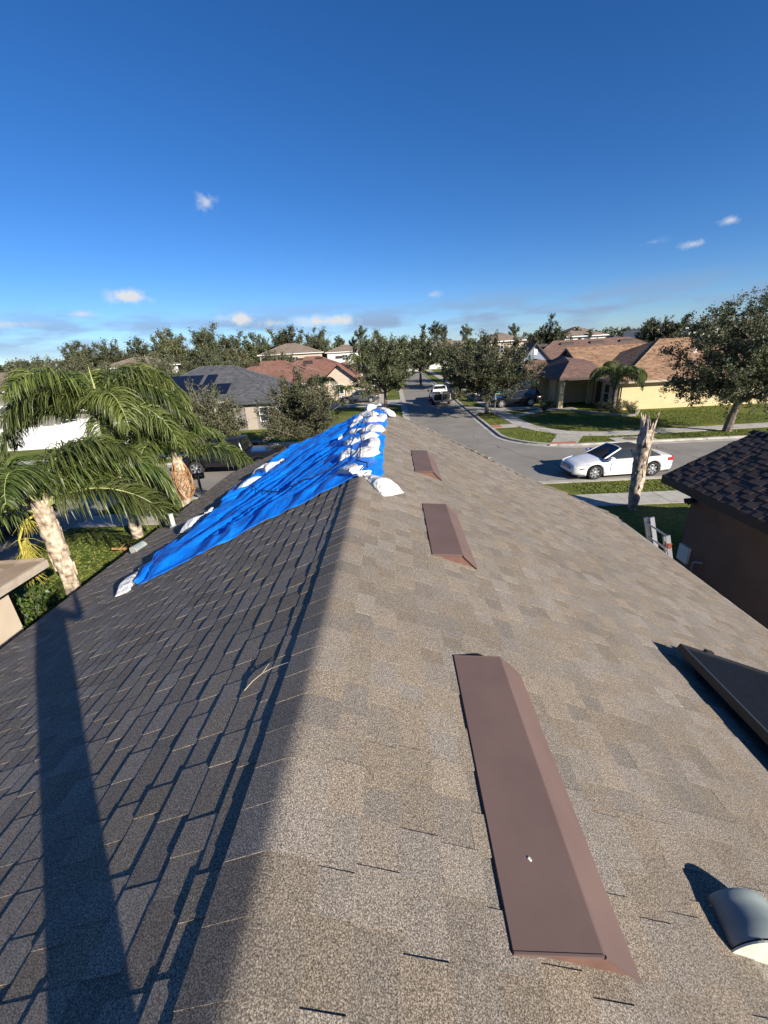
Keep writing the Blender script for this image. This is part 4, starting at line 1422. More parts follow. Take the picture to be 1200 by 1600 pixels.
def build_yellow_house():
    t = thing('yellow_house', 'yellow stucco house with orange brown shingle roof across the street', 'house', (20, 40, 0))
    w = MB()
    w.box(18.9, 33, 35.5, 47, 0, 2.32)          # big hipped wing
    w.box(15.7, 18.9, 41.6, 48, 0, 2.62)        # entry and garage wing, set back under a deep roof
    w.build('wall', M['stucco_yellow'], t, True)
    a = hip_planes(18.3, 33.6, 34.9, 47.6, 2.45, .47)
    roof_part(a, M['r_orange'], t)
    fascia_part(18.3, 33.6, 34.9, 47.6, 2.45, M['trim_tan'], t)
    # second roof, ridge along x, open gable end facing the street
    x0, x1, ye, yr, yb, ze, zr = 17.7, 27.0, 40.2, 45.0, 49.8, 2.85, 5.05
    b = [[(x0, ye, ze), (x1, ye, ze), (x1, yr, zr), (x0, yr, zr)], [(x1, yb, ze), (x0, yb, ze), (x0, yr, zr), (x1, yr, zr)]]
    roof_part(b, M['r_orange'], t)
    gx = x0 + .35
    g = MB()
    g.add([(gx, ye + .5, 2.6), (gx, yb - .5, 2.6), (gx, yb - .5, ze + .1), (gx, yr, zr - .16), (gx, ye + .5, ze + .1)], ((0, 1, 2, 3, 4),))
    y = ye + .9
    while y < yb - .8:
        top = zr - .2 - abs(y - yr) * (zr - ze) / (yr - ye) - .1
        g.box(gx - .04, gx, y, y + .06, 2.9, max(2.95, top)); y += .36
    g.build('gable_siding', M['siding_grey'], t, True)
    rakes(t, x0, [(ye, ze), (yr, zr), (yb, ze)], M['trim_dark'])
    fb = MB(); fb.box(x0, 18.4, ye - .04, ye, ze - .2, ze - .01)
    fb.build('eave_board', M['trim_tan'], t, True)
    # hipped entry roof sloping to the street side, overhang extended to shade the wall
    c = [[(14.6, 37.9, 2.72), (18.85, 37.9, 2.72), (18.6, 40.6, 3.7), (16.6, 41.2, 3.95)], [(14.6, 48.5, 2.72), (14.6, 37.9, 2.72), (16.6, 41.2, 3.95), (17.6, 45.5, 4.4)],
         [(16.6, 41.2, 3.95), (18.6, 40.6, 3.7), (18.7, 45.5, 4.4), (17.6, 45.5, 4.4)]]
    roof_part(c, M['r_brown'], t, cap=False)
    fb = MB(); fb.box(14.6, 18.85, 37.86, 37.9, 2.5, 2.7); fb.box(14.56, 14.6, 37.9, 48.5, 2.5, 2.7); fb.box(14.6, 18.85, 37.9, 41.6, 2.55, 2.58)
    fb.build('porch_fascia', M['trim_dark'], t, True)
    # small gable over the garage door
    gx, gy, gw, gz = 13.6, 46.2, 2.6, 2.7
    d = [[(gx, gy - gw, gz), (gx + 4, gy - gw, gz), (gx + 4, gy, gz + 1.25), (gx, gy, gz + 1.25)], [(gx + 4, gy + gw, gz), (gx, gy + gw, gz), (gx, gy, gz + 1.25), (gx + 4, gy, gz + 1.25)]]
    roof_part(d, M['r_brown'], t)
    w = MB(); w.box(14.0, 16.0, gy - 2.3, gy + 2.3, 0, 2.55)
    w.build('garage_wall', M['stucco_yellow'], t, True)
    gg = MB(); gg.add([(gx + .38, gy - gw + .2, gz - .3), (gx + .38, gy + gw - .2, gz - .3), (gx + .38, gy + gw - .2, gz), (gx + .38, gy, gz + 1.1), (gx + .38, gy - gw + .2, gz)], ((0, 1, 2, 3, 4),))
    gg.build('gable_siding', M['siding_grey'], t, True)
    rakes(t, gx, [(gy - gw, gz), (gy, gz + 1.25), (gy + gw, gz)], M['trim_tan'])
    garage_door(t, '-x', (13.98, 46.2), 3.6, 2.3)
    for cx_, cy_ in ((15.0, 38.3), (18.55, 40.55)):
        pc = MB(); pc.box(cx_ - .2, cx_ + .2, cy_ - .2, cy_ + .2, 0, 2.56)
        pc.build('porch_column', M['stucco_yellow'], t, True)
    # shaded side wall of the big wing: door, window, pilasters
    dr = MB(); dr.box(18.86, 18.9, 38.9, 39.9, .1, 2.15)
    dr.build('front_door', M['trim_dark'], t, True)
    window_part(t, '-x', (18.88, 37.9), .9, .5, 2.0, bars=0)
    window_part(t, '-x', (18.88, 36.5), .8, .5, 2.0, bars=0)
    for yy in (35.7, 37.2, 38.6):
        pc = MB(); pc.box(18.78, 18.9, yy - .12, yy + .12, 0, 2.3)
        pc.build('pilaster', M['stucco_yellow'], t, True)
    for px_, py_ in ((26.4, 38.7), (27.0, 37.6)):
        z = 2.45 + (py_ - 34.9) * .47
        v = MB(); v.tube([(px_, py_, z - .1), (px_, py_, z + .34)], .07, 8); v.tube([(px_ - .16, py_, z + .01), (px_ + .16, py_, z + .01)], .05, 6)
        v.build('vent_pipe', M['trim_white'], t, True)


build_yellow_house()


def build_brown_gable_house():
    t = thing('brown_roof_house', 'brown roofed house with small blue gable behind the yellow house', 'house', (25, 59, 0))
    w = MB(); w.box(16.6, 36, 54.2, 64, 0, 2.6)
    w.build('wall', M['stucco_grey'], t, True)
    x0, x1, y0, y1, ze, sl = 15.6, 37.2, 53.2, 64.8, 2.7, .525
    roof_part(hip_planes(x0, x1, y0, y1, ze, sl), M['r_brown'], t)
    fascia_part(x0, x1, y0, y1, ze, M['trim_dark'], t)
    for k, xx in enumerate((18.6, 22.0, 25.8, 29.6)):
        v = MB(); yy = 57.9; zz = ze + (yy - y0) * sl
        v.add([(xx, yy + .4, zz + .36), (xx + 1.7, yy + .4, zz + .36), (xx + 1.7, yy, zz + .28), (xx, yy, zz + .28), (xx, yy + .4, zz), (xx + 1.7, yy + .4, zz), (xx + 1.7, yy, zz), (xx, yy, zz)],
              ((0, 3, 2, 1), (4, 5, 6, 7), (0, 1, 5, 4), (1, 2, 6, 5), (2, 3, 7, 6), (3, 0, 4, 7)))
        v.build('roof_vent', M['trim_dark'], t, True)
    gx0, gx1, gz, gy, gh = 16.1, 19.6, 3.75, 54.4, 1.95
    mx_ = 17.7
    ga = [[(gx0, gy, gz), (mx_, gy, gz + gh), (mx_, gy + 5.0, gz + gh), (gx0, gy + 5.0, gz)], [(gx1, gy, gz), (gx1, gy + 5.0, gz), (mx_, gy + 5.0, gz + gh), (mx_, gy, gz + gh)]]
    roof_part(ga, M['r_brown'], t)
    g = MB(); g.add([(gx0 + .15, gy + .25, 2.8), (gx1 - .15, gy + .25, 2.8), (gx1 - .15, gy + .25, gz), (mx_, gy + .25, gz + gh - .15), (gx0 + .15, gy + .25, gz)], ((0, 1, 2, 3, 4),))
    g.build('gable_siding', M['siding_blue'], t, True)
    g = MB(); g.box(17.55, 17.95, gy + .2, gy + .25, 4.3, 4.95)
    g.build('gable_vent', M['trim_white'], t, True)
    rk = MB()
    for (xa, za), (xb, zb) in (((gx0, gz), (mx_, gz + gh)), ((mx_, gz + gh), (gx1, gz))):
        rk.add([(xa, gy - .03, za + .01), (xb, gy - .03, zb + .01), (xb, gy, zb + .01), (xa, gy, za + .01), (xa, gy - .03, za - .2), (xb, gy - .03, zb - .2), (xb, gy, zb - .2), (xa, gy, za - .2)],
               ((0, 3, 2, 1), (4, 5, 6, 7), (0, 1, 5, 4), (1, 2, 6, 5), (2, 3, 7, 6), (3, 0, 4, 7)))
    rk.build('rake_board', M['trim_dark'], t, True)
    b = hip_planes(14.9, 20.6, 50.6, 57.5, 2.6, .42)
    roof_part(b, M['r_brown'], t)
    fascia_part(14.9, 20.6, 50.6, 57.5, 2.6, M['trim_dark'], t)
    w = MB(); w.box(15.4, 20.1, 51.1, 56, 0, 2.45)
    w.build('front_wall', M['stucco_white'], t, True)
    window_part(t, '-y', (16.6, 51.07), 1.0, 1.0, 2.1)


build_brown_gable_house()


# ---- grey roofed house on the left with solar panels
def build_grey_house():
    t = thing('grey_roof_house', 'grey shingle roofed house with dark solar panels, left of the blue tarp', 'house', (-17.5, 42, 0))
    w = MB(); w.box(-24.4, -10.6, 37.2, 47.8, 0, 2.3)
    w.box(-13.6, -10.2, 34.8, 37.4, 0, 2.2)
    w.build('wall', M['stucco_grey'], t, True)
    x0, x1, y0, y1, ze, sl = -25, -10.0, 36.6, 48.4, 2.4, .48
    roof_part(hip_planes(x0, x1, y0, y1, ze, sl), M['r_grey'], t)
    fascia_part(x0, x1, y0, y1, ze, M['trim_tan'], t)
    roof_part([[(-14.1, 34.3, 2.35), (-9.6, 34.3, 2.35), (-11.9, 36.6, 3.4)], [(-14.1, 39.5, 2.35), (-14.1, 34.3, 2.35), (-11.9, 36.6, 3.4), (-11.9, 39.5, 3.4)], [(-9.6, 34.3, 2.35), (-9.6, 39.5, 2.35), (-11.9, 39.5, 3.4), (-11.9, 36.6, 3.4)]], M['r_grey'], t)
    # panels on the near slope
    c = 1 / math.hypot(1, sl)
    for i in range(6):
        for j in range(2):
            if i == 5 and j == 1: continue
            xx = -23.0 + i * 1.04 + (2.6 - j * 1.2) * .55 + (.35 if i > 3 else 0)
            ya = y0 + (1.0 + j * 1.62)
            za = ze + (ya - y0) * sl + .12
            yb = ya + 1.55; zb = za + 1.55 * sl
            p = MB()
            p.plate([(xx, ya, za), (xx + 1.0, ya, za), (xx + 1.0, yb, zb), (xx, yb, zb)], .045)
            p.build('solar_panel', M['pv_blue'], t, True)
    window_part(t, '-y', (-17.0, 37.17), 1.5, .9, 2.0)
    window_part(t, '-y', (-21.5, 37.17), 1.2, .9, 2.0)
    window_part(t, '+x', (-10.17, 36.0), .9, .8, 1.9)
    d = MB(); d.box(-12.6, -11.7, 34.75, 34.8, .1, 2.0)
    d.build('front_door', M['trim_tan'], t, True)
    window_part(t, '-y', (-11.0, 34.77), .7, .8, 1.9, bars=0)


build_grey_house()


def build_far_houses():
    # red-brown roofs in the row behind the grey house
    box_house('red_roof_house', 'house with red brown hipped roof right behind the grey roof', -24, -9.3, 54, 66, 2.5, .42, 'stucco_cream', 'r_red', vents=2,
              wins=(('-y', (-12, 53.98), 1.2, .9, 2.0), ('-y', (-17, 53.98), 1.2, .9, 2.0)))
    t = thing('gabled_house', 'cream house with steep red brown gable beside the dark parked car', 'house', (-6.6, 60, 0))
    w = MB(); w.box(-9.0, -4.9, 54.5, 64, 0, 2.6)
    w.box(-4.9, -3.4, 57.5, 62, 0, 2.4)
    w.build('wall', M['stucco_cream'], t, True)
    x0, x1, zr, ze = -9.4, -4.6, 4.5, 2.6; xm = (x0 + x1) / 2; y0, y1 = 54.0, 64.5
    roof_part([[(x0, y0, ze), (xm, y0, zr), (xm, y1, zr), (x0, y1, ze)], [(x1, y0, ze), (x1, y1, ze), (xm, y1, zr), (xm, y0, zr)]], M['r_red'], t)
    roof_part([[(-4.9, 57, 2.9), (-2.9, 57, 2.3), (-2.9, 62.5, 2.3), (-4.9, 62.5, 2.9)]], M['r_tan'], t, cap=False)
    g = MB(); g.add([(-9.0, 54.48, 2.6), (-5.0, 54.48, 2.6), (xm, 54.48, 4.3)], ((0, 1, 2),))
    g.build('gable_wall', M['stucco_cream'], t, True)
    window_part(t, '-y', (-7.0, 54.46), 1.0, .9, 2.0)
    garage_door(t, '+x', (-4.88, 56.0), 2.2, 2.1, 'trim_white')
    box_house('red_roof_house', 'low red brown roof in the second row, left of the bright green palm', -22, -7.5, 74, 86, 2.6, .44, 'stucco_cream', 'r_red', vents=3)
    box_house('tan_roof_house', 'tan hipped roof just above the red brown roofs', -25, -13, 68, 74.0, 3.0, .42, 'stucco_cream', 'r_tan', vents=2)
    box_house('two_storey_house', 'tall house with tan hipped roof and white gable wall above the red roofs', -30, -17.5, 98, 108, 6.2, .40, 'stucco_cream', 'r_tan', wins=(('-y', (-27, 97.97), 1.3, 4.0, 5.4), ('-y', (-22, 97.97), 1.3, 4.0, 5.4)))
    box_house('two_storey_house', 'pale house with low tan roof right of the tall tan roofed one', -16.5, -8.0, 110, 120, 6.0, .35, 'stucco_white', 'r_tan', wins=(('-y', (-12, 109.97), 1.3, 4.0, 5.2),))
    box_house('yellow_gable_house', 'warm yellow house half hidden by the round tree at the street', -8.5, -1.9, 72, 82, 2.8, .45, 'stucco_yellow', 'r_red', wins=(('-y', (-4, 71.97), 1.2, .9, 2.1),))
    # far left
    box_house('long_roof_house', 'long house with dusty brown roof at the far left edge', -86, -58, 66, 78, 2.9, .42, 'stucco_grey', 'r_tan', wins=(('-y', (-66, 65.97), 2.2, .9, 2.1), ('-y', (-70, 65.97), 1.4, .9, 2.1)))
    box_house('white_house', 'white two storey house with tan roof between the palm fronds and the grey roof', -52, -44.2, 76, 88, 5.4, .36, 'stucco_white', 'r_tan', wins=(('-y', (-46, 75.97), 1.2, 3.6, 4.8), ('-y', (-49.5, 75.97), 1.2, 3.6, 4.8)))
    box_house('dark_house', 'low house with near black roof beyond the white fence', -37, -25.5, 37.5, 47, 2.3, .35, 'stucco_grey', 'r_grey', wins=(('-y', (-30, 37.47), 1.6, .9, 1.9),))
    # far right
    box_house('peach_house', 'peach walled house with tan roof above the oak at the street', 18.5, 25.5, 86, 96, 6.3, .38, 'stucco_cream', 'r_tan', wins=(('-y', (21, 85.97), 1.2, 4.2, 5.4),))
    box_house('cream_far_house', 'cream upper storey with tan roof between two rounded trees on the right', 33, 41, 86, 96, 6.4, .38, 'stucco_white', 'r_tan', wins=(('-y', (36, 85.97), 1.1, 4.4, 5.6),))
    box_house('dark_roof_house', 'dark hipped roof below the cream far house on the right', 33.2, 44, 72, 84, 3.6, .42, 'stucco_grey', 'r_grey')
    box_house('flat_dark_house', 'distant dark roof at the skyline near the right tree', 62, 78, 108, 120, 7.0, .18, 'stucco_white', 'r_grey', wins=(('-y', (68, 107.97), 1.3, 4.4, 5.8),))
    # pool screen with pale blue roof panels near the right tree
    t = thing('screen_enclosure', 'pale blue canopy showing between the two trees on the right', 'canopy', (48, 74, 0))
    f = MB()
    f.plate([(45.0, 72, 5.2), (48.2, 72, 6.3), (48.2, 77, 6.3), (45.0, 77, 5.2)], .06); f.plate([(48.2, 72, 6.3), (51.5, 72, 6.25), (51.5, 77, 6.25), (48.2, 77, 6.3)], .06)
    f.build('canopy_roof', simple('pale_blue_canopy', (0.16, 0.33, 0.50), .4), t, True)
    for x_, y_ in ((45.3, 72.2), (51.2, 72.2), (45.3, 76.8), (51.2, 76.8)):
        p = MB(); p.box(x_ - .08, x_ + .08, y_ - .08, y_ + .08, 0, 5.2); p.build('post', M['trim_white'], t, True)


build_far_houses()


def far_rooflines():
    """many small roofs past the trees; each its own house"""
    rng = random.Random(12)
    spots = [(2, 118), (16, 122), (29, 118), (44, 126), (-45, 116), (6, 140), (22, 143), (58, 96), (-62, 102)]
    descr = ['low tan roof past the end of the street', 'tan roof right of the street end, above the oak', 'wide tan roof behind the peach house', 'tan roof at the skyline behind the rounded trees',
             'tan roof in front of the tall oaks on the left', 'small far roof above the street end', 'far tan roof on the skyline right of the street', 'roof behind the yellow house and its right hand tree', 'roof at the left among the tall oaks']
    for (x, y), d in zip(spots, descr):
        w = rng.uniform(10, 14)
        two = y > 115
        box_house('distant_house', d, x - w / 2, x + w / 2, y, y + 9, 5.4 if two else 2.7, .40, rng.choice(('stucco_cream', 'stucco_white')), rng.choice(('r_tan', 'r_tan', 'r_brown')),
                  wins=(('-y', (x - 2, y - .03), 1.2, 3.4 if two else .9, 4.6 if two else 2.0),))


far_rooflines()


# ================================================================== FENCES
def fence(label, a, b, h, step=2.4):
    a = Vector((a[0], a[1], 0)); b = Vector((b[0], b[1], 0))
    L = (b - a).length; n = max(1, round(L / step)); d = (b - a) / n
    ang = math.atan2(d.y, d.x)
    t = thing('vinyl_fence', label, 'fence', a)
    for i in range(n + 1):
        Mx = Matrix.Translation(d * i) @ Matrix.Rotation(ang, 4, 'Z')
        p = MB(); p.box(-.065, .065, -.065, .065, 0, h + .06, 0, Mx); p.box(-.08, .08, -.08, .08, h + .06, h + .1, 0, Mx)
        p.build('post', M['vinyl'], t)
    for i in range(n):
        Mx = Matrix.Translation(d * i) @ Matrix.Rotation(ang, 4, 'Z')
        dl = d.length
        p = MB(); p.box(.07, dl - .07, -.035, .035, .06, .2, 0, Mx); p.box(.07, dl - .07, -.035, .035, h - .14, h, 0, Mx)
        ro = p.build('rail', M['vinyl'], t)
        q = MB(); m = 14
        for k in range(m):
            x0 = .07 + (dl - .14) * k / m
            q.box(x0 + .002, x0 + (dl - .14) / m - .002, -.02, .02, .2, h - .14, 0, Mx)
        q.build('panel', M['vinyl'], t)


fence('white vinyl fence along the yard behind the palms on the left', (-31.5, 30.4), (-15.6, 31.6), 1.8)
fence('white fence in front of the long brown roof at far left', (-70, 52), (-42, 53.5), 1.7)
fence('short white fence piece beside the grey roofed house', (-26.0, 36.4), (-26.0, 31.0), 1.8)


# ================================================================== TREES
def tube_np(pts, rads, n=4):
    """quads of a thin tube as (k,4,3) array"""
    pts = np.asarray(pts, float); out = []
    prev = None
    up = np.array([.31, .17, .93])
    for i in range(len(pts)):
        d = pts[min(i + 1, len(pts) - 1)] - pts[max(i - 1, 0)]
        d = d / (np.linalg.norm(d) + 1e-9)
        s = np.cross(d, up); s /= (np.linalg.norm(s) + 1e-9)
        u = np.cross(s, d)
        ring = np.array([pts[i] + rads[i] * (math.cos(a) * s + math.sin(a) * u) for a in [k * math.tau / n for k in range(n)]])
        if prev is not None:
            for k in range(n): out.append([prev[k], prev[(k + 1) % n], ring[(k + 1) % n], ring[k]])
        prev = ring
    return np.array(out)


def bez(a, b, c, n):
    t = np.linspace(0, 1, n)[:, None]
    return (1 - t) ** 2 * a + 2 * t * (1 - t) * b + t ** 2 * c


def tree_mesh(seed, H, rx, ry, base, n_limb, n_twig, leaves_per, leaf, trunk_r, upright=.5, droop=0.0, leafmat='oak', fill=1.0, multi=1, spread=.105, flat_top=.0):
    """trunk + limbs + twigs (wood) and leaf quads hung along the twigs; crown from base to H, radii rx, ry"""
    rng = np.random.default_rng(seed)
    wood = []; LV = []
    cz = base + (H - base) * .46; rz = (H - base) * .54
    top = np.array([rng.normal(0, .1), rng.normal(0, .1), base + (H - base) * .25])
    tr = bez(np.array([0, 0, -.1]), np.array([rng.normal(0, .12), rng.normal(0, .12), top[2] * .5]), top, 7)
    wood.append(tube_np(tr, np.linspace(trunk_r * 1.15, trunk_r * .62, 7), 8))
    lead = bez(top, top + np.array([rng.normal(0, .3), rng.normal(0, .3), rz * .5]), np.array([rng.normal(0, .3), rng.normal(0, .3), H * .93]), 6)
    wood.append(tube_np(lead, np.linspace(trunk_r * .6, .02, 6), 6))
    ga = math.pi * (3 - math.sqrt(5))
    ph0 = rng.uniform(0, 6.28)
    for i in range(n_limb):
        zz = 1 - 1.55 * (i + .5) / n_limb            # from the top to well below the middle
        zz = max(-.62, min(1, zz + rng.normal(0, .08)))
        rr = math.sqrt(max(.02, 1 - zz * zz))
        if zz < 0: rr = max(rr, .85)
        a = ph0 + i * ga + rng.normal(0, .2)
        k = rng.uniform(.72, 1.1)
        end = np.array([math.cos(a) * rr * rx * k, math.sin(a) * rr * ry * k, cz + zz * rz * min(1.06, k)])
        s0 = rng.uniform(.0, .8) if zz > 0 else rng.uniform(0, .25)
        start = lead[int(s0 * 5)]
        if rng.random() < .55: start = tr[rng.integers(4, 7)]
        mid = start * .45 + end * .55
        mid[2] = start[2] + (end[2] - start[2]) * (.62 if upright < .6 else .35) + rng.normal(0, .15)
        mid[:2] = start[:2] + (end[:2] - start[:2]) * (.62 - .35 * upright)
        lp = bez(start, mid, end, 9)
        L = np.linalg.norm(end - start)
        wood.append(tube_np(lp, np.linspace(trunk_r * .38, .012, 9), 5))
        for j in range(n_twig):
            t = rng.uniform(.28, 1.0)
            p = lp[int(t * 8)] + rng.normal(0, .05, 3)
            ld = lp[min(8, int(t * 8) + 1)] - lp[max(0, int(t * 8) - 1)]; ld /= np.linalg.norm(ld) + 1e-9
            d = ld * .55 + rng.normal(0, .55, 3) + np.array([0, 0, upright * .9 - droop])
            d /= np.linalg.norm(d)
            tl = rng.uniform(.16, .34) * (rx + rz) * .5 * (1.15 - .4 * t)
            q = p + d * tl
            mdl = (p + q) / 2 + rng.normal(0, .06, 3) + np.array([0, 0, -.25 * droop * tl])
            tp = bez(p, mdl, q, 4)
            wood.append(tube_np(tp, np.array([.016, .012, .009, .005]) * (1 + trunk_r), 3))
            nl = int(leaves_per * fill * rng.uniform(.35, 1.5))
            ts = rng.uniform(.1, 1.08, nl)[:, None]
            c = (1 - ts) ** 2 * p + 2 * ts * (1 - ts) * mdl + ts ** 2 * q
            c = c + rng.normal(0, spread, (nl, 3)) * (.5 + .6 * ts)
            LV.append(c)
    C = np.concatenate(LV)
    n = len(C)
    nr = rng.normal(0, 1, (n, 3)) + np.array([0, 0, .55]); nr /= np.linalg.norm(nr, axis=1)[:, None]
    t1 = rng.normal(0, 1, (n, 3)); t1 -= nr * (t1 * nr).sum(1)[:, None]; t1 /= np.linalg.norm(t1, axis=1)[:, None]
    t2 = np.cross(nr, t1)
    sz = leaf * rng.uniform(.6, 1.35, n)[:, None]
    V = np.stack([C - t1 * sz, C - t2 * sz * .42, C + t1 * sz, C + t2 * sz * .42], 1)
    W = np.concatenate(wood)
    wood_me = quads_mesh('trunk', W, [M['bark']], np.zeros(len(W)))
    leaf_me = quads_mesh('crown', V, [M[leafmat]], rng.random(n))
    return wood_me, leaf_me


def place_tree(name, meshes, label, loc, rz=0.0, sc=1.0, group=None, cat='tree', sz=None):
    t = thing(name, label, cat, loc, rz, group)
    t.scale = (sc, sc, sz or sc)
    link('trunk', meshes[0], t); link('crown', meshes[1], t)
    return t


def build_trees():
    A = tree_mesh(1, 7.8, 3.7, 3.5, 1.2, 44, 16, 62, .085, .17, upright=.8, leafmat='oak')
    place_tree('street_tree', A, 'round street tree standing at the kerb just left of the main street', (-.9, 41.0, .05))
    B = tree_mesh(2, 6.8, 4.8, 4.5, .7, 52, 16, 62, .085, .18, upright=.6, leafmat='oak')
    place_tree('street_tree', B, 'wide dense street tree behind the green street sign', (8.15, 37.2, .05))
    C_ = tree_mesh(3, 8.1, 3.9, 4.0, .75, 58, 15, 58, .078, .22, upright=.3, droop=.22, leafmat='oak', fill=.95)
    place_tree('street_tree', C_, 'big dark oak on the grass strip at the right edge, across the street', (20.35, 25.55, .05))
    D = tree_mesh(4, 5.15, 2.9, 2.7, .15, 46, 17, 46, .068, .12, upright=1.0, leafmat='olive')
    place_tree('street_tree', D, 'sparse twiggy olive tree right behind the blue tarp', (-5.65, 25.0, .05))
    E_ = tree_mesh(5, 4.7, 2.75, 2.6, .15, 42, 17, 44, .068, .12, upright=.9, leafmat='olive')
    place_tree('street_tree', E_, 'twiggy olive tree in front of the solar panels', (-11.7, 25.0, .05))
    # medium distance
    P = tree_mesh(6, 9.0, 3.8, 3.6, 1.6, 36, 18, 34, .15, .22, upright=.7, leafmat='oak')
    Q = tree_mesh(7, 8.5, 4.6, 4.4, 1.2, 36, 18, 34, .16, .25, upright=.5, leafmat='oak')
    S_ = tree_mesh(8, 8.2, 4.2, 4.0, .8, 36, 18, 34, .16, .22, upright=.9, leafmat='olive')
    mids = [(P, 'tree standing behind the wide street tree, left of its top', (4.6, 71, 0), 0.97), (Q, 'broad tree over the far end of the street', (9.8, 63, 0), .80), (S_, 'greyish tree behind the round street tree', (-1.5, 68, 0), .95),
            (Q, 'tree beside the peach house behind the wide street tree', (14.2, 73, 0), .85), (P, 'tall rounded tree on the skyline behind the brown roof with vents', (26.8, 76, 0), 1.05), (Q, 'wide tree just left of the pale blue canopy', (42.2, 70, 0), 1.05),
            (S_, 'rounded low tree between the two skyline trees on the right', (37.3, 88, 0), .98), (Q, 'dark tree behind the big oak at right', (44.5, 52, 0), .95), (P, 'tree partly hidden behind the right end of the orange roof', (35.0, 50.5, 0), .80), (S_, 'greyish tree at the right border behind the big oak', (33, 40, 0), .9),
            (S_, 'bushy tree in front of the tall tan roofed house', (-22.5, 92, 0), .8), (P, 'tree at the street end, right side', (12, 104, 0), .9), (Q, 'dark tree closing the view along the street', (1.5, 96, 0), .95), (S_, 'grey tree beside the far street bend', (-5, 92, 0), .9),
            (Q, 'small tree beside the red brown roofs', (-27, 68, 0), .75), (P, 'tree behind the white two storey house', (-39, 92, 0), .85)]
    for k, (m, lab, loc, s) in enumerate(mids): place_tree('tree', m, lab, loc, k * 1.7, s)
    # tall oak line behind the houses on the left
    T1 = tree_mesh(9, 14.5, 6.4, 6.0, 1.6, 40, 18, 22, .25, .36, upright=.45, leafmat='oak', spread=.26)
    T2 = tree_mesh(10, 13.5, 5.6, 5.4, 2.0, 28, 18, 22, .26, .34, upright=.5, leafmat='oak', spread=.28)
    T3 = tree_mesh(11, 12.0, 6.8, 6.4, .8, 40, 17, 20, .25, .3, upright=.6, leafmat='olive', spread=.28)
    rng = random.Random(8)
    xs = [-86, -79, -72, -66, -60, -54.5, -50, -46, -40.5, -35, -30, -25, -20.5]
    hs = [.86, .98, .92, 1.0, 1.02, 1.1, 1.14, 1.02, .94, .96, .95, 1.02, .92]
    for i, (x, h) in enumerate(zip(xs, hs)):
        place_tree('oak_tree', (T1, T2)[i % 2], 'tall dark oak in the tree line behind the houses on the left', (x + rng.uniform(-1, 1), 112 + rng.uniform(-6, 9), 0), rng.uniform(0, 6), h * .90, 'tall oaks in the tree line on the left')
    for i in range(10):
        place_tree('oak_tree', T3, 'rounded olive tree in front of the tall oak line on the left', (-84 + i * 6.2 + rng.uniform(-2, 2), 98 + rng.uniform(-4, 5), 0), rng.uniform(0, 6), rng.uniform(.55, .78), 'lower trees before the tall oaks on the left')
    for i, (x, y, s) in enumerate(((-51, 60, .62), (-44, 64, .55), (-38.5, 70, .66), (-55, 70, .6), (-33, 60, .5))):
        place_tree('tree', T3, 'bushy green tree among the roofs behind the palm fronds', (x, y, 0), i * 2.1, s, 'bushy trees behind the palm fronds')
    # pines with bare trunks and flat tops on the skyline
    Pn = tree_mesh(12, 14.0, 2.6, 2.4, 9.0, 12, 12, 14, .26, .2, upright=.3, leafmat='oak', spread=.28)
    for i, (x, y, s) in enumerate(((-11, 158, 1.03), (-24.5, 155, .84), (-19, 160, .84), (14.6, 150, 1.0), (18.0, 160, .96), (-14.5, 165, .8), (25, 150, .9), (45, 165, .9))):
        place_tree('pine_tree', Pn, 'slender flat topped pine standing up on the skyline near the end of the street', (x, y, 0), i * 1.3, s, 'pines on the skyline')
    # rows of trees beyond, on both sides
    for i in range(26):
        x = -30 + i * 5.3 + rng.uniform(-2, 2); y = 128 + rng.uniform(0, 60)
        place_tree('distant_tree', (T3, T2, Q)[i % 3], 'distant tree on the skyline beyond the last roofs', (x, y, 0), rng.uniform(0, 6), rng.uniform(.5, .72) * (1 if i % 3 < 2 else 1.35), 'distant trees on the skyline')
    # far-off woods that read as one mass
    rngn = np.random.default_rng(77)

    def wood(label, x0, x1, y0, y1, n, hmin, hmax):
        cs = []
        for _ in range(n):
            x, y = rngn.uniform(x0, x1), rngn.uniform(y0, y1)
            h = rngn.uniform(hmin, hmax); r_ = rngn.uniform(2.5, 5)
            k = 230
            d = rngn.normal(0, 1, (k, 3)); d /= np.linalg.norm(d, axis=1)[:, None]
            d *= rngn.uniform(.7, 1.05, (k, 1))
            cs.append(np.stack([x + d[:, 0] * r_, y + d[:, 1] * r_, h * .55 + d[:, 2] * h * .45], 1))
        C = np.concatenate(cs); n_ = len(C)
        nr = rngn.normal(0, 1, (n_, 3)); nr /= np.linalg.norm(nr, axis=1)[:, None]
        t1 = rngn.normal(0, 1, (n_, 3)); t1 -= nr * (t1 * nr).sum(1)[:, None]; t1 /= np.linalg.norm(t1, axis=1)[:, None]
        t2 = np.cross(nr, t1); sz = rngn.uniform(.4, .95, n_)[:, None]
        V = np.stack([C - t1 * sz, C - t2 * sz * .6, C + t1 * sz, C + t2 * sz * .6], 1)
        o = link('far_wood', quads_mesh('far_wood', V, [M['olive']], rngn.random(n_)))
        tag(o, label, 'woods', kind='stuff')
    wood('far wood along the horizon at the left', -330, -95, 190, 270, 130, 8.5, 11)
    wood('far wood along the horizon in the middle and right', -90, 330, 230, 320, 150, 8.5, 12)


build_trees()


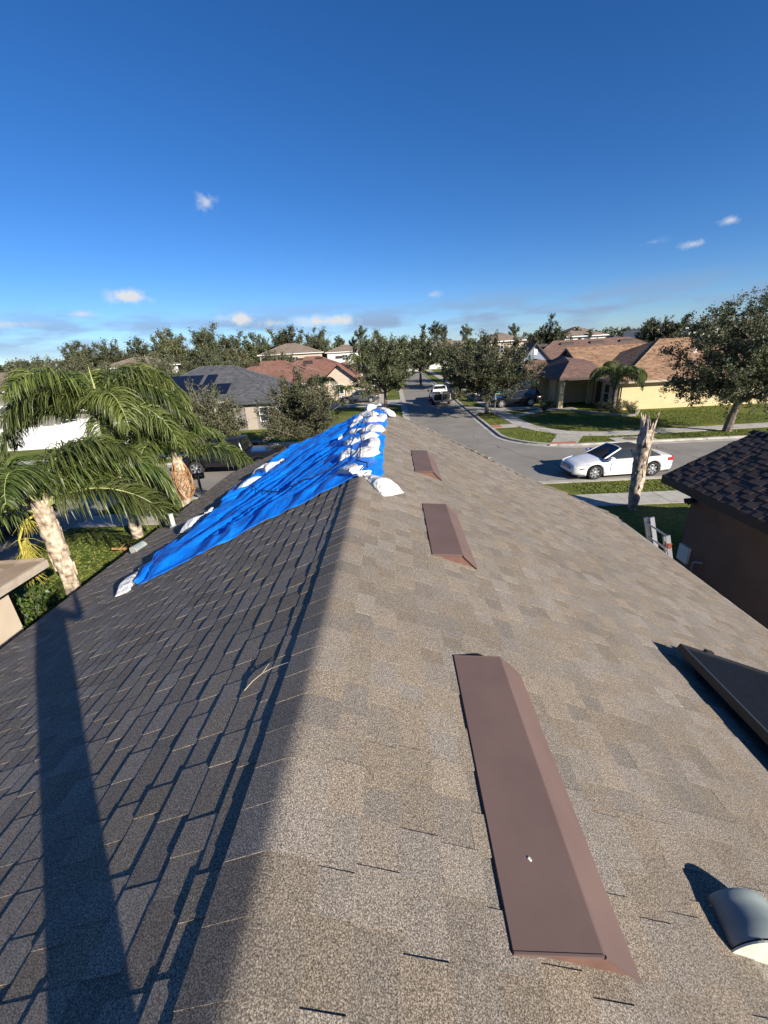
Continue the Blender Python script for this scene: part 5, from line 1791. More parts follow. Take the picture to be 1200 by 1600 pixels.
# ================================================================== PALMS
def frond_mesh(seed, L=3.0, a0=60, droop=125, n=170, leaf=.92, width=.027, mats=('petiole', 'palm'), hang=1.0, bare=.12):
    rng = np.random.default_rng(seed)
    # rachis in the xz plane
    m = 24
    s = np.linspace(0, 1, m)
    ang = np.radians(a0 - droop * s ** 1.35)
    ds = L / (m - 1)
    x = np.concatenate([[0], np.cumsum(np.cos(ang[:-1]) * ds)]); z = np.concatenate([[0], np.cumsum(np.sin(ang[:-1]) * ds)])
    y = .05 * np.sin(s * 3 + seed)
    P = np.stack([x, y * s, z], 1)
    quads = [tube_np(P, np.interp(s, [0, .15, 1], [.045, .022, .004]), 5)]
    idx = [np.zeros(len(quads[0]))]
    tn = [np.full(len(quads[0]), .5)]
    LQ = []
    T = np.gradient(P, axis=0); T /= np.linalg.norm(T, axis=1)[:, None]
    for side in (1, -1):
        for i in range(n):
            q = bare + (1 - bare) * (i + rng.uniform(0, .8)) / n
            if q > .995: q = .995
            k = q * (m - 1); i0 = int(k); f = k - i0
            p = P[i0] * (1 - f) + P[min(i0 + 1, m - 1)] * f
            t = T[i0]
            prof = math.sin(math.pi * min(1, (q - bare) / (1 - bare) * .78 + .2)) ** .6
            ll = leaf * prof * rng.uniform(.8, 1.12)
            upv = np.cross(t, [0, 1, 0]); upv = upv if upv[2] > 0 else -upv
            d = np.array([0, side, 0]) * rng.uniform(.6, 1.0) + t * rng.uniform(.35, .8) + upv * rng.uniform(-.25, .55)
            d /= np.linalg.norm(d)
            seg = 4; pts = [p]
            for k2 in range(seg):
                pts.append(pts[-1] + d * ll / seg)
                d = d + np.array([0, 0, -1]) * hang * rng.uniform(.35, .85)
                d /= np.linalg.norm(d)
            pts = np.array(pts)
            w0 = width * rng.uniform(.75, 1.2)
            wd = np.cross(pts[-1] - pts[0], rng.normal(0, 1, 3)); wd /= np.linalg.norm(wd) + 1e-9
            ws = np.array([.6, 1, .95, .7, .08]) * w0 * .5
            tone = rng.uniform(0, 1)
            for k2 in range(seg):
                LQ.append(([pts[k2] - wd * ws[k2], pts[k2] + wd * ws[k2], pts[k2 + 1] + wd * ws[k2 + 1], pts[k2 + 1] - wd * ws[k2 + 1]], tone))
    quads.append(np.array([q[0] for q in LQ])); idx.append(np.ones(len(LQ))); tn.append(np.array([q[1] for q in LQ]))
    V = np.concatenate(quads)
    return quads_mesh('frond', V, [M[mats[0]], M[mats[1]]], np.concatenate(tn), np.concatenate(idx))


FR = {}


def fronds():
    FR['up'] = frond_mesh(1, 2.9, 76, 145)
    FR['arch'] = frond_mesh(2, 3.1, 56, 150)
    FR['out'] = frond_mesh(3, 3.2, 30, 118)
    FR['down'] = frond_mesh(4, 3.0, 2, 84)
    FR['dead'] = frond_mesh(5, 1.7, -40, 60, 40, .4, .022, ('dead_frond', 'dead_frond'), 1.4)
    FR['small'] = frond_mesh(6, 2.2, 50, 130, 30, .5, .05)
    FR['smalldown'] = frond_mesh(7, 2.2, 18, 95, 30, .5, .05)


fronds()


def palm(label, loc, h, r_base, r_top, layout, boots=True, lean=(0, 0), scale=1.0, shaft=True, name='palm_tree', stalk=None, bark='palm_bark', skirt=0):
    """layout: list of (kind, azimuth in degrees, roll, scale)"""
    rng = random.Random(int(abs(loc[0] * 97 + loc[1] * 31)))
    t = thing(name, label, 'palm', loc)
    mb = MB(); rings = []
    n = 26
    for i in range(n + 1):
        q = i / n
        r_ = r_base + (r_top - r_base) * q
        if boots: r_ *= 1 + .10 * math.sin(q * 9 + 1) + (.10 if i % 3 == 0 else 0)
        c = Vector((lean[0] * q * q, lean[1] * q * q, h * q))
        rings.append([c + Vector((math.cos(a) * r_, math.sin(a) * r_, 0)) * (1 + .12 * noise.noise(Vector((math.cos(a) * 2, math.sin(a) * 2, q * 12 + loc[0])))) for a in [k * math.tau / 14 for k in range(14)]])
    mb.loft(rings, 0, smooth=True)
    mb.build('trunk', M[bark], t)
    top = Vector((lean[0], lean[1], h))
    if boots:
        for k in range(int(h * 9)):
            q = rng.uniform(.25, .99); a = rng.uniform(0, math.tau)
            r_ = (r_base + (r_top - r_base) * q) * 1.02
            c = Vector((lean[0] * q * q, lean[1] * q * q, h * q))
            o = Vector((math.cos(a), math.sin(a), 0)); sd = Vector((-math.sin(a), math.cos(a), 0))
            ww = rng.uniform(.06, .11); hh = rng.uniform(.22, .5)
            b = MB()
            p = [c + o * r_ - sd * ww, c + o * r_ + sd * ww, c + o * (r_ + .03) + sd * ww * .5 + Vector((0, 0, hh)), c + o * (r_ + .03) - sd * ww * .5 + Vector((0, 0, hh))]
            pp = [v - o * .05 for v in p]
            b.add(p + pp, ((0, 1, 2, 3), (7, 6, 5, 4), (0, 4, 5, 1), (1, 5, 6, 2), (2, 6, 7, 3), (3, 7, 4, 0)))
            b.build('frond_boot', M[bark], t)
    if shaft and h > 4:
        s_ = MB()
        s_.tube([top, top + Vector((.02, 0, .25)), top + Vector((.03, .02, .8)), top + Vector((.03, .02, 1.5))], [r_top * .75, r_top * .45, .035, .008], 10)
        s_.build('spear', M['petiole'], t)
    for kind, az, roll, sc in layout:
        o = link('frond', FR[kind], t)
        a = R(az)
        o.location = top + Vector((math.cos(a), math.sin(a), 0)) * r_top * .55 + Vector((0, 0, rng.uniform(-.12, .12)))
        o.rotation_euler = (R(roll), 0, a)
        o.scale = (sc * scale,) * 3
    if stalk:
        az, ln = stalk
        a = R(az); d = Vector((math.cos(a), math.sin(a), 0)); sd = Vector((-d.y, d.x, 0))
        b = MB()
        sp = top + Vector((0, 0, -.12)) + d * r_top
        main = [sp, sp + d * .22 + Vector((0, 0, -.05)), sp + d * .42 + Vector((0, 0, -.35 * ln)), sp + d * .5 + Vector((0, 0, -ln))]
        b.tube(main, [.03, .028, .022, .008], 6)
        for k in range(240):
            q = rng.uniform(.2, 1)
            p = main[1].lerp(main[3], q) if q > .3 else main[0].lerp(main[1], q * 3)
            e = p + sd * rng.gauss(0, .16) + d * rng.gauss(.02, .12) + Vector((0, 0, -rng.uniform(.12, .38)))
            b.tube([p, p.lerp(e, .5) + Vector((0, 0, .04)), e], [.0055, .0055, .003], 3, cap=False)
        b.build('flower_stalk', M['seed'], t)
    for k in range(skirt):
        o = link('dead_frond', FR['dead'], t)
        a = R(k * 360 / skirt + 20)
        o.location = top + Vector((math.cos(a), math.sin(a), 0)) * r_top + Vector((0, 0, -.25))
        o.rotation_euler = (0, R(25), a); o.scale = (.8,) * 3
    return t


def build_palms():
    palm('thick trunked palm by our left eave with a yellow flower stalk', (-7.6, 7.95, 0), 3.12, .165, .155,
         [('up', 20, 0, .95), ('up', 200, 5, .9), ('arch', 95, 8, .95), ('arch', 150, -6, 1.0), ('arch', 30, 0, 1.05), ('out', 5, 10, 1.0), ('out', 52, -8, 1.0), ('arch', 230, 0, .95), ('out', 175, 0, 1.0), ('out', 262, 0, .8), ('down', 205, 0, .9), ('out', 130, 0, .95), ('up', 300, 0, .8), ('arch', 68, 4, 1.0), ('up', 80, 0, .95), ('arch', 185, 0, .95)], stalk=(-115, 1.15))
    palm('palm with long drooping fronds in the middle of the left group', (-9.4, 13.1, 0), 4.35, .17, .14,
         [('up', 10, 0, 1.1), ('up', 130, 0, 1.1), ('up', 250, 0, 1.1), ('up', 190, 6, 1.1), ('arch', 0, 5, 1.1), ('arch', 60, 0, 1.1), ('arch', 180, 0, 1.15), ('arch', 235, -5, 1.0), ('arch', 320, 0, 1.05), ('out', 185, -8, 1.15),
          ('out', 345, 0, 1.05), ('down', 15, 0, 1.0), ('out', 100, 0, 1.0), ('down', 300, 0, .8), ('arch', 25, 0, 1.1), ('arch', 150, 5, 1.1), ('out', 215, 8, 1.0), ('up', 70, 0, 1.1), ('out', 30, 0, 1.05)])
    palm('palm with dry orange skirt of dead fronds, right of the left group', (-7.75, 13.9, 0), 2.75, .19, .15,
         [('up', 175, 0, 1.05), ('up', 100, 0, .95), ('up', 240, 0, 1.0), ('arch', 195, 0, 1.1), ('arch', 150, 0, 1.0), ('out', 8, 0, .98), ('arch', 270, 5, .9), ('out', 210, 0, 1.05), ('down', 250, 0, .9), ('arch', 60, 0, .8)], skirt=6)
    # bright palm further along on the left side of the street
    palm('bright green bushy palm left of the round street tree', (-4.3, 57.5, 0), 4.6, .2, .15, [('small', i * 40 + 10, 0, 1.1) for i in range(9)] + [('smalldown', i * 60, 0, 1.0) for i in range(6)] + [('up', 40, 0, .8), ('up', 200, 0, .75)], boots=False)
    palm('darker palm just right of the bright green palm', (-2.4, 63.5, 0), 4.7, .2, .15, [('small', i * 45, 0, 1.1) for i in range(8)] + [('smalldown', i * 72, 0, 1.0) for i in range(5)], boots=False)
    palm('low bushy palm behind the sparse twiggy tree', (-8.2, 48, 0), 2.5, .2, .16, [('small', i * 36, 0, 1.0) for i in range(10)] + [('up', i * 90 + 20, 0, .7) for i in range(4)], boots=False)
    palm('round low palm beside the cream gabled house', (-5.7, 50.5, 0), 1.7, .2, .16, [('small', i * 36, 0, .85) for i in range(10)] + [('smalldown', i * 72, 0, .8) for i in range(5)], boots=False)
    palm('palm in front of the yellow house porch', (17.6, 34.0, .05), 2.9, .17, .13, [('arch', i * 45 + 12, 0, .82) for i in range(8)] + [('out', i * 60, 0, .78) for i in range(6)] + [('down', 330, 0, .75), ('up', 100, 0, .8)], boots=False, bark='bark')
    palm('small palm in front of the long roof at the far left', (-57.0, 52.5, 0), 3.6, .18, .14, [('small', a, 0, 1.15) for a in (20, 150, 190, 340, 260)] , boots=False)


build_palms()


def dead_palm():
    t = thing('dead_palm_trunk', 'shaggy dead palm trunk with no crown, beyond the ladder', 'tree stump', (8.33, 13.75, .05))
    rng = random.Random(3)
    h = 3.0
    mb = MB(); rings = []
    for i in range(25):
        q = i / 24
        r_ = .135 + (.075 if q > .38 else .075 * q / .38) * (1 if q < .85 else 1 - (q - .85) * 3.4)
        rings.append([Vector((math.cos(a) * r_, math.sin(a) * r_, h * q)) * 1 + Vector((math.cos(a), math.sin(a), 0)) * .05 * noise.noise(Vector((math.cos(a) * 3, math.sin(a) * 3, q * 9))) for a in [k * math.tau / 14 for k in range(14)]])
    mb.loft(rings)
    mb.build('trunk', M['dead_palm'], t)
    for k in range(58):
        q = rng.uniform(.36, .97) if k > 8 else .97; a = rng.uniform(0, math.tau)
        r_ = .165 + .05 * rng.random()
        o = Vector((math.cos(a), math.sin(a), 0)); sd = Vector((-math.sin(a), math.cos(a), 0))
        c = Vector((0, 0, h * q))
        ww = rng.uniform(.03, .075); hh = rng.uniform(.25, .62); fl = rng.uniform(.0, .09)
        up = 1 if rng.random() < .75 else -1
        b = MB()
        p = [c + o * r_ - sd * ww, c + o * r_ + sd * ww, c + o * (r_ + fl * .5) + sd * ww * .9 + Vector((0, 0, up * hh * .6)), c + o * (r_ + fl) + sd * ww * .15 + Vector((0, 0, up * hh)), c + o * (r_ + fl * .5) - sd * ww * .7 + Vector((0, 0, up * hh * .55))]
        pp = [v - o * .03 for v in p]
        b.add(p + pp, ((0, 1, 2, 3, 4), (9, 8, 7, 6, 5), (0, 5, 6, 1), (1, 6, 7, 2), (2, 7, 8, 3), (3, 8, 9, 4), (4, 9, 5, 0)))
        b.build('bark_strip', M['palm_bark'] if rng.random() < .45 else M['dead_palm'], t)


dead_palm()


# ================================================================== SHRUBS
def shrub_mesh(seed, rx, ry, h, n, leaf, mat):
    rng = np.random.default_rng(seed)
    W = []; C = []
    for i in range(max(8, n // 60)):
        a = rng.uniform(0, 6.28); k = rng.uniform(.3, 1)
        e = np.array([math.cos(a) * rx * k, math.sin(a) * ry * k, h * rng.uniform(.45, 1.05)])
        p = bez(np.array([0, 0, 0.]), np.array([e[0] * .3, e[1] * .3, e[2] * .7]), e, 5)
        W.append(tube_np(p, [.02, .015, .012, .008, .004], 3))
        m = 60
        t = rng.uniform(.25, 1.05, m)[:, None]
        C.append((1 - t) ** 2 * p[0] + 2 * t * (1 - t) * np.array([e[0] * .3, e[1] * .3, e[2] * .7]) + t ** 2 * e + rng.normal(0, .09, (m, 3)))
    C = np.concatenate(C); k = len(C)
    C[:, 2] = np.maximum(C[:, 2], .03)
    nr = rng.normal(0, 1, (k, 3)) + np.array([0, 0, .6]); nr /= np.linalg.norm(nr, axis=1)[:, None]
    t1 = rng.normal(0, 1, (k, 3)); t1 -= nr * (t1 * nr).sum(1)[:, None]; t1 /= np.linalg.norm(t1, axis=1)[:, None]
    t2 = np.cross(nr, t1); sz = leaf * rng.uniform(.6, 1.3, k)[:, None]
    V = np.stack([C - t1 * sz, C - t2 * sz * .5, C + t1 * sz, C + t2 * sz * .5], 1)
    Wn = np.concatenate(W)
    return quads_mesh('stem', Wn, [M['twig']], np.zeros(len(Wn))), quads_mesh('foliage', V, [M[mat]], rng.random(k))


def shrub(label, loc, me, s=1.0, rz=0.0, group=None, name='shrub'):
    t = thing(name, label, 'shrub', loc, rz, group); t.scale = (s, s, s)
    link('stem', me[0], t); link('foliage', me[1], t)
    return t


def build_shrubs():
    a = shrub_mesh(1, .75, .75, 1.25, 1700, .05, 'green')
    b = shrub_mesh(2, .8, .7, .9, 1300, .05, 'oak')
    c = shrub_mesh(3, .7, .7, 1.3, 1200, .05, 'redleaf')
    shrub('leafy green shrub by the corner of the cream house', (-8.35, 7.55, .05), a, 1.0)
    shrub('second leafy shrub, lower, below the palm by the cream house', (-7.4, 6.9, .05), a, .8, 2)
    shrub('dark shrub beside the driveway under the left palms', (-9.9, 15.0, .05), b, 1.1)
    for i, (x, y, s) in enumerate(((16.9, 34.6, .9), (18.3, 34.9, 1.1), (19.3, 34.7, .9), (17.7, 33.4, .8), (18.9, 33.6, .7))):
        shrub(('dark low shrub just left of the palm in the bed by the yellow house', 'dark shrub close behind the palm trunk at the yellow porch', 'dark shrub at the lit corner of the yellow house wall', 'low shrub in front of the palm, nearest the stone edging tip', 'small shrub at the right end of the stone edged bed')[i], (x, y, .05), b, s, i, 'shrubs in the bed of the yellow house')
    shrub('red flowering shrub by the garage of the yellow house', (13.9, 42.2, .1), c, .7)
    shrub('dark shrub at the shaded garage corner', (12.9, 36.2, .1), b, 1.1)
    shrub('shrub by the street beyond the pickup truck', (7.9, 54, .1), a, 1.0)
    shrub('low hedge by the white fence on the left', (-19, 29.8, .1), b, 1.2)
    # edging of the bed
    e = MB()
    pts = [(15.3, 36.4), (16.4, 34.3), (17.6, 32.6), (18.6, 32.4), (20.0, 34.6)]
    bd = thing('bed_edging', 'stone edging round the planting bed of the yellow house', 'edging', (17.5, 34, 0))
    for p, q in zip(pts, pts[1:]):
        p = Vector((*p, 0)); q = Vector((*q, 0)); n = max(1, int((q - p).length / .4)); d = (q - p) / n
        for k in range(n):
            m = MB(); Mx = Matrix.Translation(p + d * (k + .5)) @ Matrix.Rotation(math.atan2(d.y, d.x), 4, 'Z')
            m.box(-d.length / 2 + .01, d.length / 2 - .01, -.09, .09, .0, .24, 0, Mx)
            m.build('stone', M['stone'], bd, True)


build_shrubs()


# ================================================================== VEHICLES
def wheel(parent, x, y, r, w=.22, spokes=7):
    s = 1 if y > 0 else -1
    b = MB(); rings = []
    for yy, rr in ((-w / 2, r * .74), (-w / 2, r * .95), (-w / 2 + .03, r), (w / 2 - .03, r), (w / 2, r * .95), (w / 2, r * .74)):
        rings.append([(x + math.cos(a) * rr, y + s * yy, r + math.sin(a) * rr) for a in [k * math.tau / 28 for k in range(28)]])
    if s < 0: rings = [q[::-1] for q in rings]
    b.loft(rings, 0, closed=True, cap=False)
    wo = b.build('wheel', M['tyre'], parent)
    d = MB()
    yo = y + s * (w / 2 - .045)
    d.add([(x + math.cos(a) * r * .75, yo - s * .03, r + math.sin(a) * r * .75) for a in [k * math.tau / 28 for k in range(28)]], [tuple(range(28))[::s]])
    d.build('brake_plate', M['plastic'], wo)
    m = MB()
    for k in range(spokes):
        a = k * math.tau / spokes
        ca, sa = math.cos(a), math.sin(a)
        for (r0, r1, w0, w1) in ((.06, r * .70, .05, .035),):
            px, pz = -sa, ca
            v = []
            for yy in (yo + s * .012, yo - s * .02):
                v += [(x + ca * r0 + px * w0, yy, r + sa * r0 + pz * w0), (x + ca * r1 + px * w1, yy, r + sa * r1 + pz * w1), (x + ca * r1 - px * w1, yy, r + sa * r1 - pz * w1), (x + ca * r0 - px * w0, yy, r + sa * r0 - pz * w0)]
            m.add(v, ((0, 1, 2, 3), (7, 6, 5, 4), (0, 4, 5, 1), (1, 5, 6, 2), (2, 6, 7, 3), (3, 7, 4, 0)))
    for r0, r1, yy0, yy1 in ((r * .66, r * .755, yo + s * .02, yo - s * .03), (0.0, .075, yo + s * .016, yo - s * .02)):
        rg = [[(x + math.cos(a) * q, yy, r + math.sin(a) * q) for a in [k * math.tau / 28 for k in range(28)]] for q, yy in ((r0 + .001, yy0), (r1, yy0), (r1, yy1))]
        m.loft(rg, 0, cap=False)
    m.build('rim', M['rim'], wo)
    return wo


def car_body(parent, L, W, prof, wx, wr, paint, zb=.20, arch=1.16, name='body'):
    """prof: (x, z_top at centre, half width factor, shoulder drop); front is +x"""
    hw = W / 2
    xs = sorted(set(np.round(np.concatenate([np.linspace(-L / 2, L / 2, 61)] + [np.array([c + wr * arch * math.cos(k * math.pi / 12) for k in range(13)]) for c in wx]), 4)))
    px = [p[0] for p in prof]
    rings = []
    for x in xs:
        zt = float(np.interp(x, px, [p[1] for p in prof])); wf = float(np.interp(x, px, [p[2] for p in prof])); dr = float(np.interp(x, px, [p[3] for p in prof]))
        z0 = zb + float(np.interp(x, px, [p[4] if len(p) > 4 else 0 for p in prof]))
        for c in wx:
            d = abs(x - c)
            if d < wr * arch: z0 = max(z0, wr + math.sqrt(max(0, (wr * arch) ** 2 - d * d)))
        z0 = min(z0, zt - dr - .05)
        w = hw * wf
        half = [(0, zt), (w * .45, zt - dr * .10), (w * .78, zt - dr * .35), (w * .93, zt - dr * .75), (w * .985, zt - dr * 1.15), (w * 1.0, zt - dr * 1.15 - (zt - dr * 1.15 - z0) * .35), (w * .995, zt - dr * 1.15 - (zt - dr * 1.15 - z0) * .62), (w * .97, z0 + .02), (w * .9, z0)]
        ring = [(x, y, z) for y, z in half] + [(x, -y, z) for y, z in half[::-1][:-1]]
        rings.append(ring)
    b = MB(); b.loft(rings, 0, closed=True, cap=True)
    return b.build(name, M[paint], parent)


def panel_quad(name, parent, mat, pts, thick=.012, n=None):
    b = MB()
    P = [Vector(p) for p in pts]
    nr = (P[1] - P[0]).cross(P[2] - P[1]).normalized() * thick
    k = len(P)
    b.add(P + [p - nr for p in P], [tuple(range(k)), tuple(range(k, 2 * k))[::-1]] + [(i, k + i, k + (i + 1) % k, (i + 1) % k) for i in range(k)])
    return b.build(name, M[mat], parent)


def greenhouse(parent, st, hb, ht, roofmat, zbelt, glass='car_glass', split=(), frame=None):
    """st: list of (x, z_roof) from front base to rear base; st[0] and st[-1] lie on the belt"""
    b = MB(); rings = []
    xs = [s[0] for s in st]; zs = [s[1] for s in st]
    zmax = max(zs)
    X = np.interp(np.linspace(0, 1, 25), np.linspace(0, 1, len(st)), xs); Z = np.interp(np.linspace(0, 1, 25), np.linspace(0, 1, len(st)), zs)

    def w_at(z): return hb + (ht - hb) * (z - zbelt) / (zmax - zbelt)
    for x, z in zip(X, Z):
        w = w_at(z)
        ring = [(x, -hb, zbelt - .06), (x, -hb, zbelt), (x, -w, z - .02), (x, -w * .86, z + .012), (x, 0, z + .028), (x, w * .86, z + .012), (x, w, z - .02), (x, hb, zbelt), (x, hb, zbelt - .06)]
        rings.append(ring)
    b.loft(rings, 0, closed=False, cap=False)
    o = b.build('cabin', M[roofmat], parent)
    # windscreen and rear window
    (x0, z0), (x1, z1) = st[0], st[1]
    e = .012
    panel_quad('windscreen', parent, glass, [(x0 - .10 + e, -hb * .92, z0 + .05), (x0 - .10 + e, hb * .92, z0 + .05), (x1 + .05 + e, w_at(z1 - .05) * .92, z1 + .0), (x1 + .05 + e, -w_at(z1 - .05) * .92, z1 + .0)])
    (x2, z2), (x3, z3) = st[-2], st[-1]
    panel_quad('rear_window', parent, glass, [(x3 + .10 - e, hb * .85, z3 + .09), (x3 + .10 - e, -hb * .85, z3 + .09), (x2 - .08 - e, -w_at(z2 - .06) * .85, z2 - .0), (x2 - .08 - e, w_at(z2 - .06) * .85, z2 - .0)])
    # side windows between the given x breaks
    for sd in (1, -1):
        for (a, c, ztop_a, ztop_c, pad) in split:
            za, zc = ztop_a, ztop_c
            pts = [(a[0], sd * (w_at(zbelt + .04) + .012), zbelt + .04), (c[0], sd * (w_at(zbelt + .04) + .012), zbelt + .04), (c[1], sd * (w_at(zc) + .012), zc), (a[1], sd * (w_at(za) + .012), za)]
            if sd > 0: pts = pts[::-1]
            panel_quad('side_window', parent, glass, pts)
    return o, w_at


def convertible():
    t = thing('convertible', 'white convertible with black soft top parked facing left across the street', 'car', (9.98, 18.42, 0.004), R(184.5))
    t.scale = (.94, .94, .94)
    L, W = 4.92, 1.84
    wr = .335; wx = (1.42, -1.345)
    prof = [(-2.46, .70, .60, .06, .16), (-2.40, .86, .76, .06, .08), (-2.25, .945, .88, .06, .04), (-1.6, .985, .97, .07), (-.8, .965, 1.0, .07), (.3, .955, 1.0, .07), (.95, .95, .985, .09), (1.6, .865, .95, .10), (2.1, .765, .855, .10, .02), (2.33, .67, .73, .09, .04), (2.43, .56, .58, .06, .07), (2.46, .50, .50, .05, .09)]
    car_body(t, L, W, prof, wx, wr, 'car_white')
    st = [(1.02, .95), (.16, 1.36), (-.1, 1.385), (-.8, 1.37), (-1.25, 1.22), (-1.72, 1.0)]
    st2 = [(1.02, .95), (.22, 1.36), (-.85, 1.375), (-1.70, .99)]
    greenhouse(t, st2, .77, .57, 'fabric_black', .95, split=(((.78, .22), (-.30, -.30), 1.30, 1.31, 0), ((-.34, -.34), (-1.25, -.95), 1.31, 1.27, 0)))
    # white windscreen frame
    for sd in (1, -1):
        f = MB(); f.tube([(1.04, sd * .76, .93), (.62, sd * .685, 1.16), (.20, sd * .585, 1.36)], .038, 8)
        f.build('windscreen_pillar', M['car_white'], t)
    f = MB(); f.tube([(.20, -.585, 1.36), (.17, -.3, 1.395), (.165, 0, 1.405), (.17, .3, 1.395), (.20, .585, 1.36)], .036, 8)
    f.build('windscreen_header', M['car_white'], t)
    for x in wx:
        for y in (.79, -.79): wheel(t, x, y, wr)
    for sd in (1, -1):
        # wrapped headlamp
        h = MB()
        v = []
        for q in range(6):
            k = q / 5
            x = 2.32 - .62 * k; y = .60 + .27 * k ** .8
            zt_ = .70 + .09 * k; zb_ = .58 + .13 * k
            v.append((x + .02, sd * (y + .012), zb_)); v.append((x - .01, sd * (y + .0), zt_))
        fs = [(2 * i, 2 * i + 2, 2 * i + 3, 2 * i + 1) for i in range(5)]
        if sd < 0: fs = [f_[::-1] for f_ in fs]
        h.add(v, fs, 0, 0, True)
        h.build('headlight', M['lamp'], t)
        tl = MB(); tl.loft([[(x_, sd * y_, z_) for x_, y_, z_ in p] for p in ([(-2.44, .52, .68), (-2.44, .52, .86), (-2.40, .52, .86), (-2.40, .52, .68)], [(-2.33, .78, .68), (-2.33, .78, .88), (-2.25, .76, .88), (-2.25, .76, .68)], [(-2.05, .86, .72), (-2.05, .86, .86), (-2.03, .83, .86), (-2.03, .83, .72)])], smooth=False)
        tl.build('tail_light', M['tail'], t)
        m = MB(); m.loft([[(.80 + a * .11, sd * (.93 + q * .2), 1.0 + b_ * .075 * (1 - q * .3)) for a, b_ in ((-1, -1), (1, -.8), (1, .8), (-1, 1))] for q in (0, .5, 1)], smooth=True)
        m.tube([(.82, sd * .84, .96), (.80, sd * .95, .99)], .025, 6)
        m.build('mirror', M['car_white'], t)
        g = MB()
        for xx in (.72, -.62): g.box(xx - .004, xx + .004, sd * .915 - .006, sd * .915 + .012, .42, .90)
        g.build('door_seam', M['plastic'], t)
        dh = MB(); dh.box(-.50, -.30, sd * .925 - .012, sd * .925 + .012, .78, .81)
        dh.build('door_handle', M['car_white'], t)
        sm = MB(); sm.box(1.92, 2.06, sd * .845 - .03, sd * .845 + .02, .545, .575)
        sm.build('side_marker', M['tail'], t)
        si = MB(); si.box(-1.0, 1.0, sd * .89 - .02, sd * .89 + .02, .20, .25)
        si.build('sill', M['car_white'], t)
    g = MB()
    g.loft([[(2.40, y_, z_) for y_, z_ in ((-.46, .50), (.46, .50), (.40, .64), (-.40, .64))], [(2.455, y_, z_) for y_, z_ in ((-.44, .50), (.44, .50), (.38, .63), (-.38, .63))]], smooth=False)
    g.build('grille', M['plastic'], t)
    b = MB()
    for z_ in (.54, .58, .615): b.box(2.44, 2.47, -.41, .41, z_ - .006, z_ + .006)
    b.build('grille_bar', M['chrome'], t)
    b = MB(); b.loft([[(2.30, y_, z_) for y_, z_ in ((-.66, .27), (.66, .27), (.66, .36), (-.66, .36))], [(2.475, y_, z_) for y_, z_ in ((-.5, .28), (.5, .28), (.5, .35), (-.5, .35))]], smooth=False)
    b.build('lower_grille', M['plastic'], t)
    p = MB(); p.box(-2.50, -2.46, -.26, .26, .60, .74)
    p.build('number_plate', M['trim_white'], t)
    u = MB(); u.box(-2.2, 2.2, -.8, .8, .16, .24)
    u.build('underbody', M['plastic'], t)


convertible()


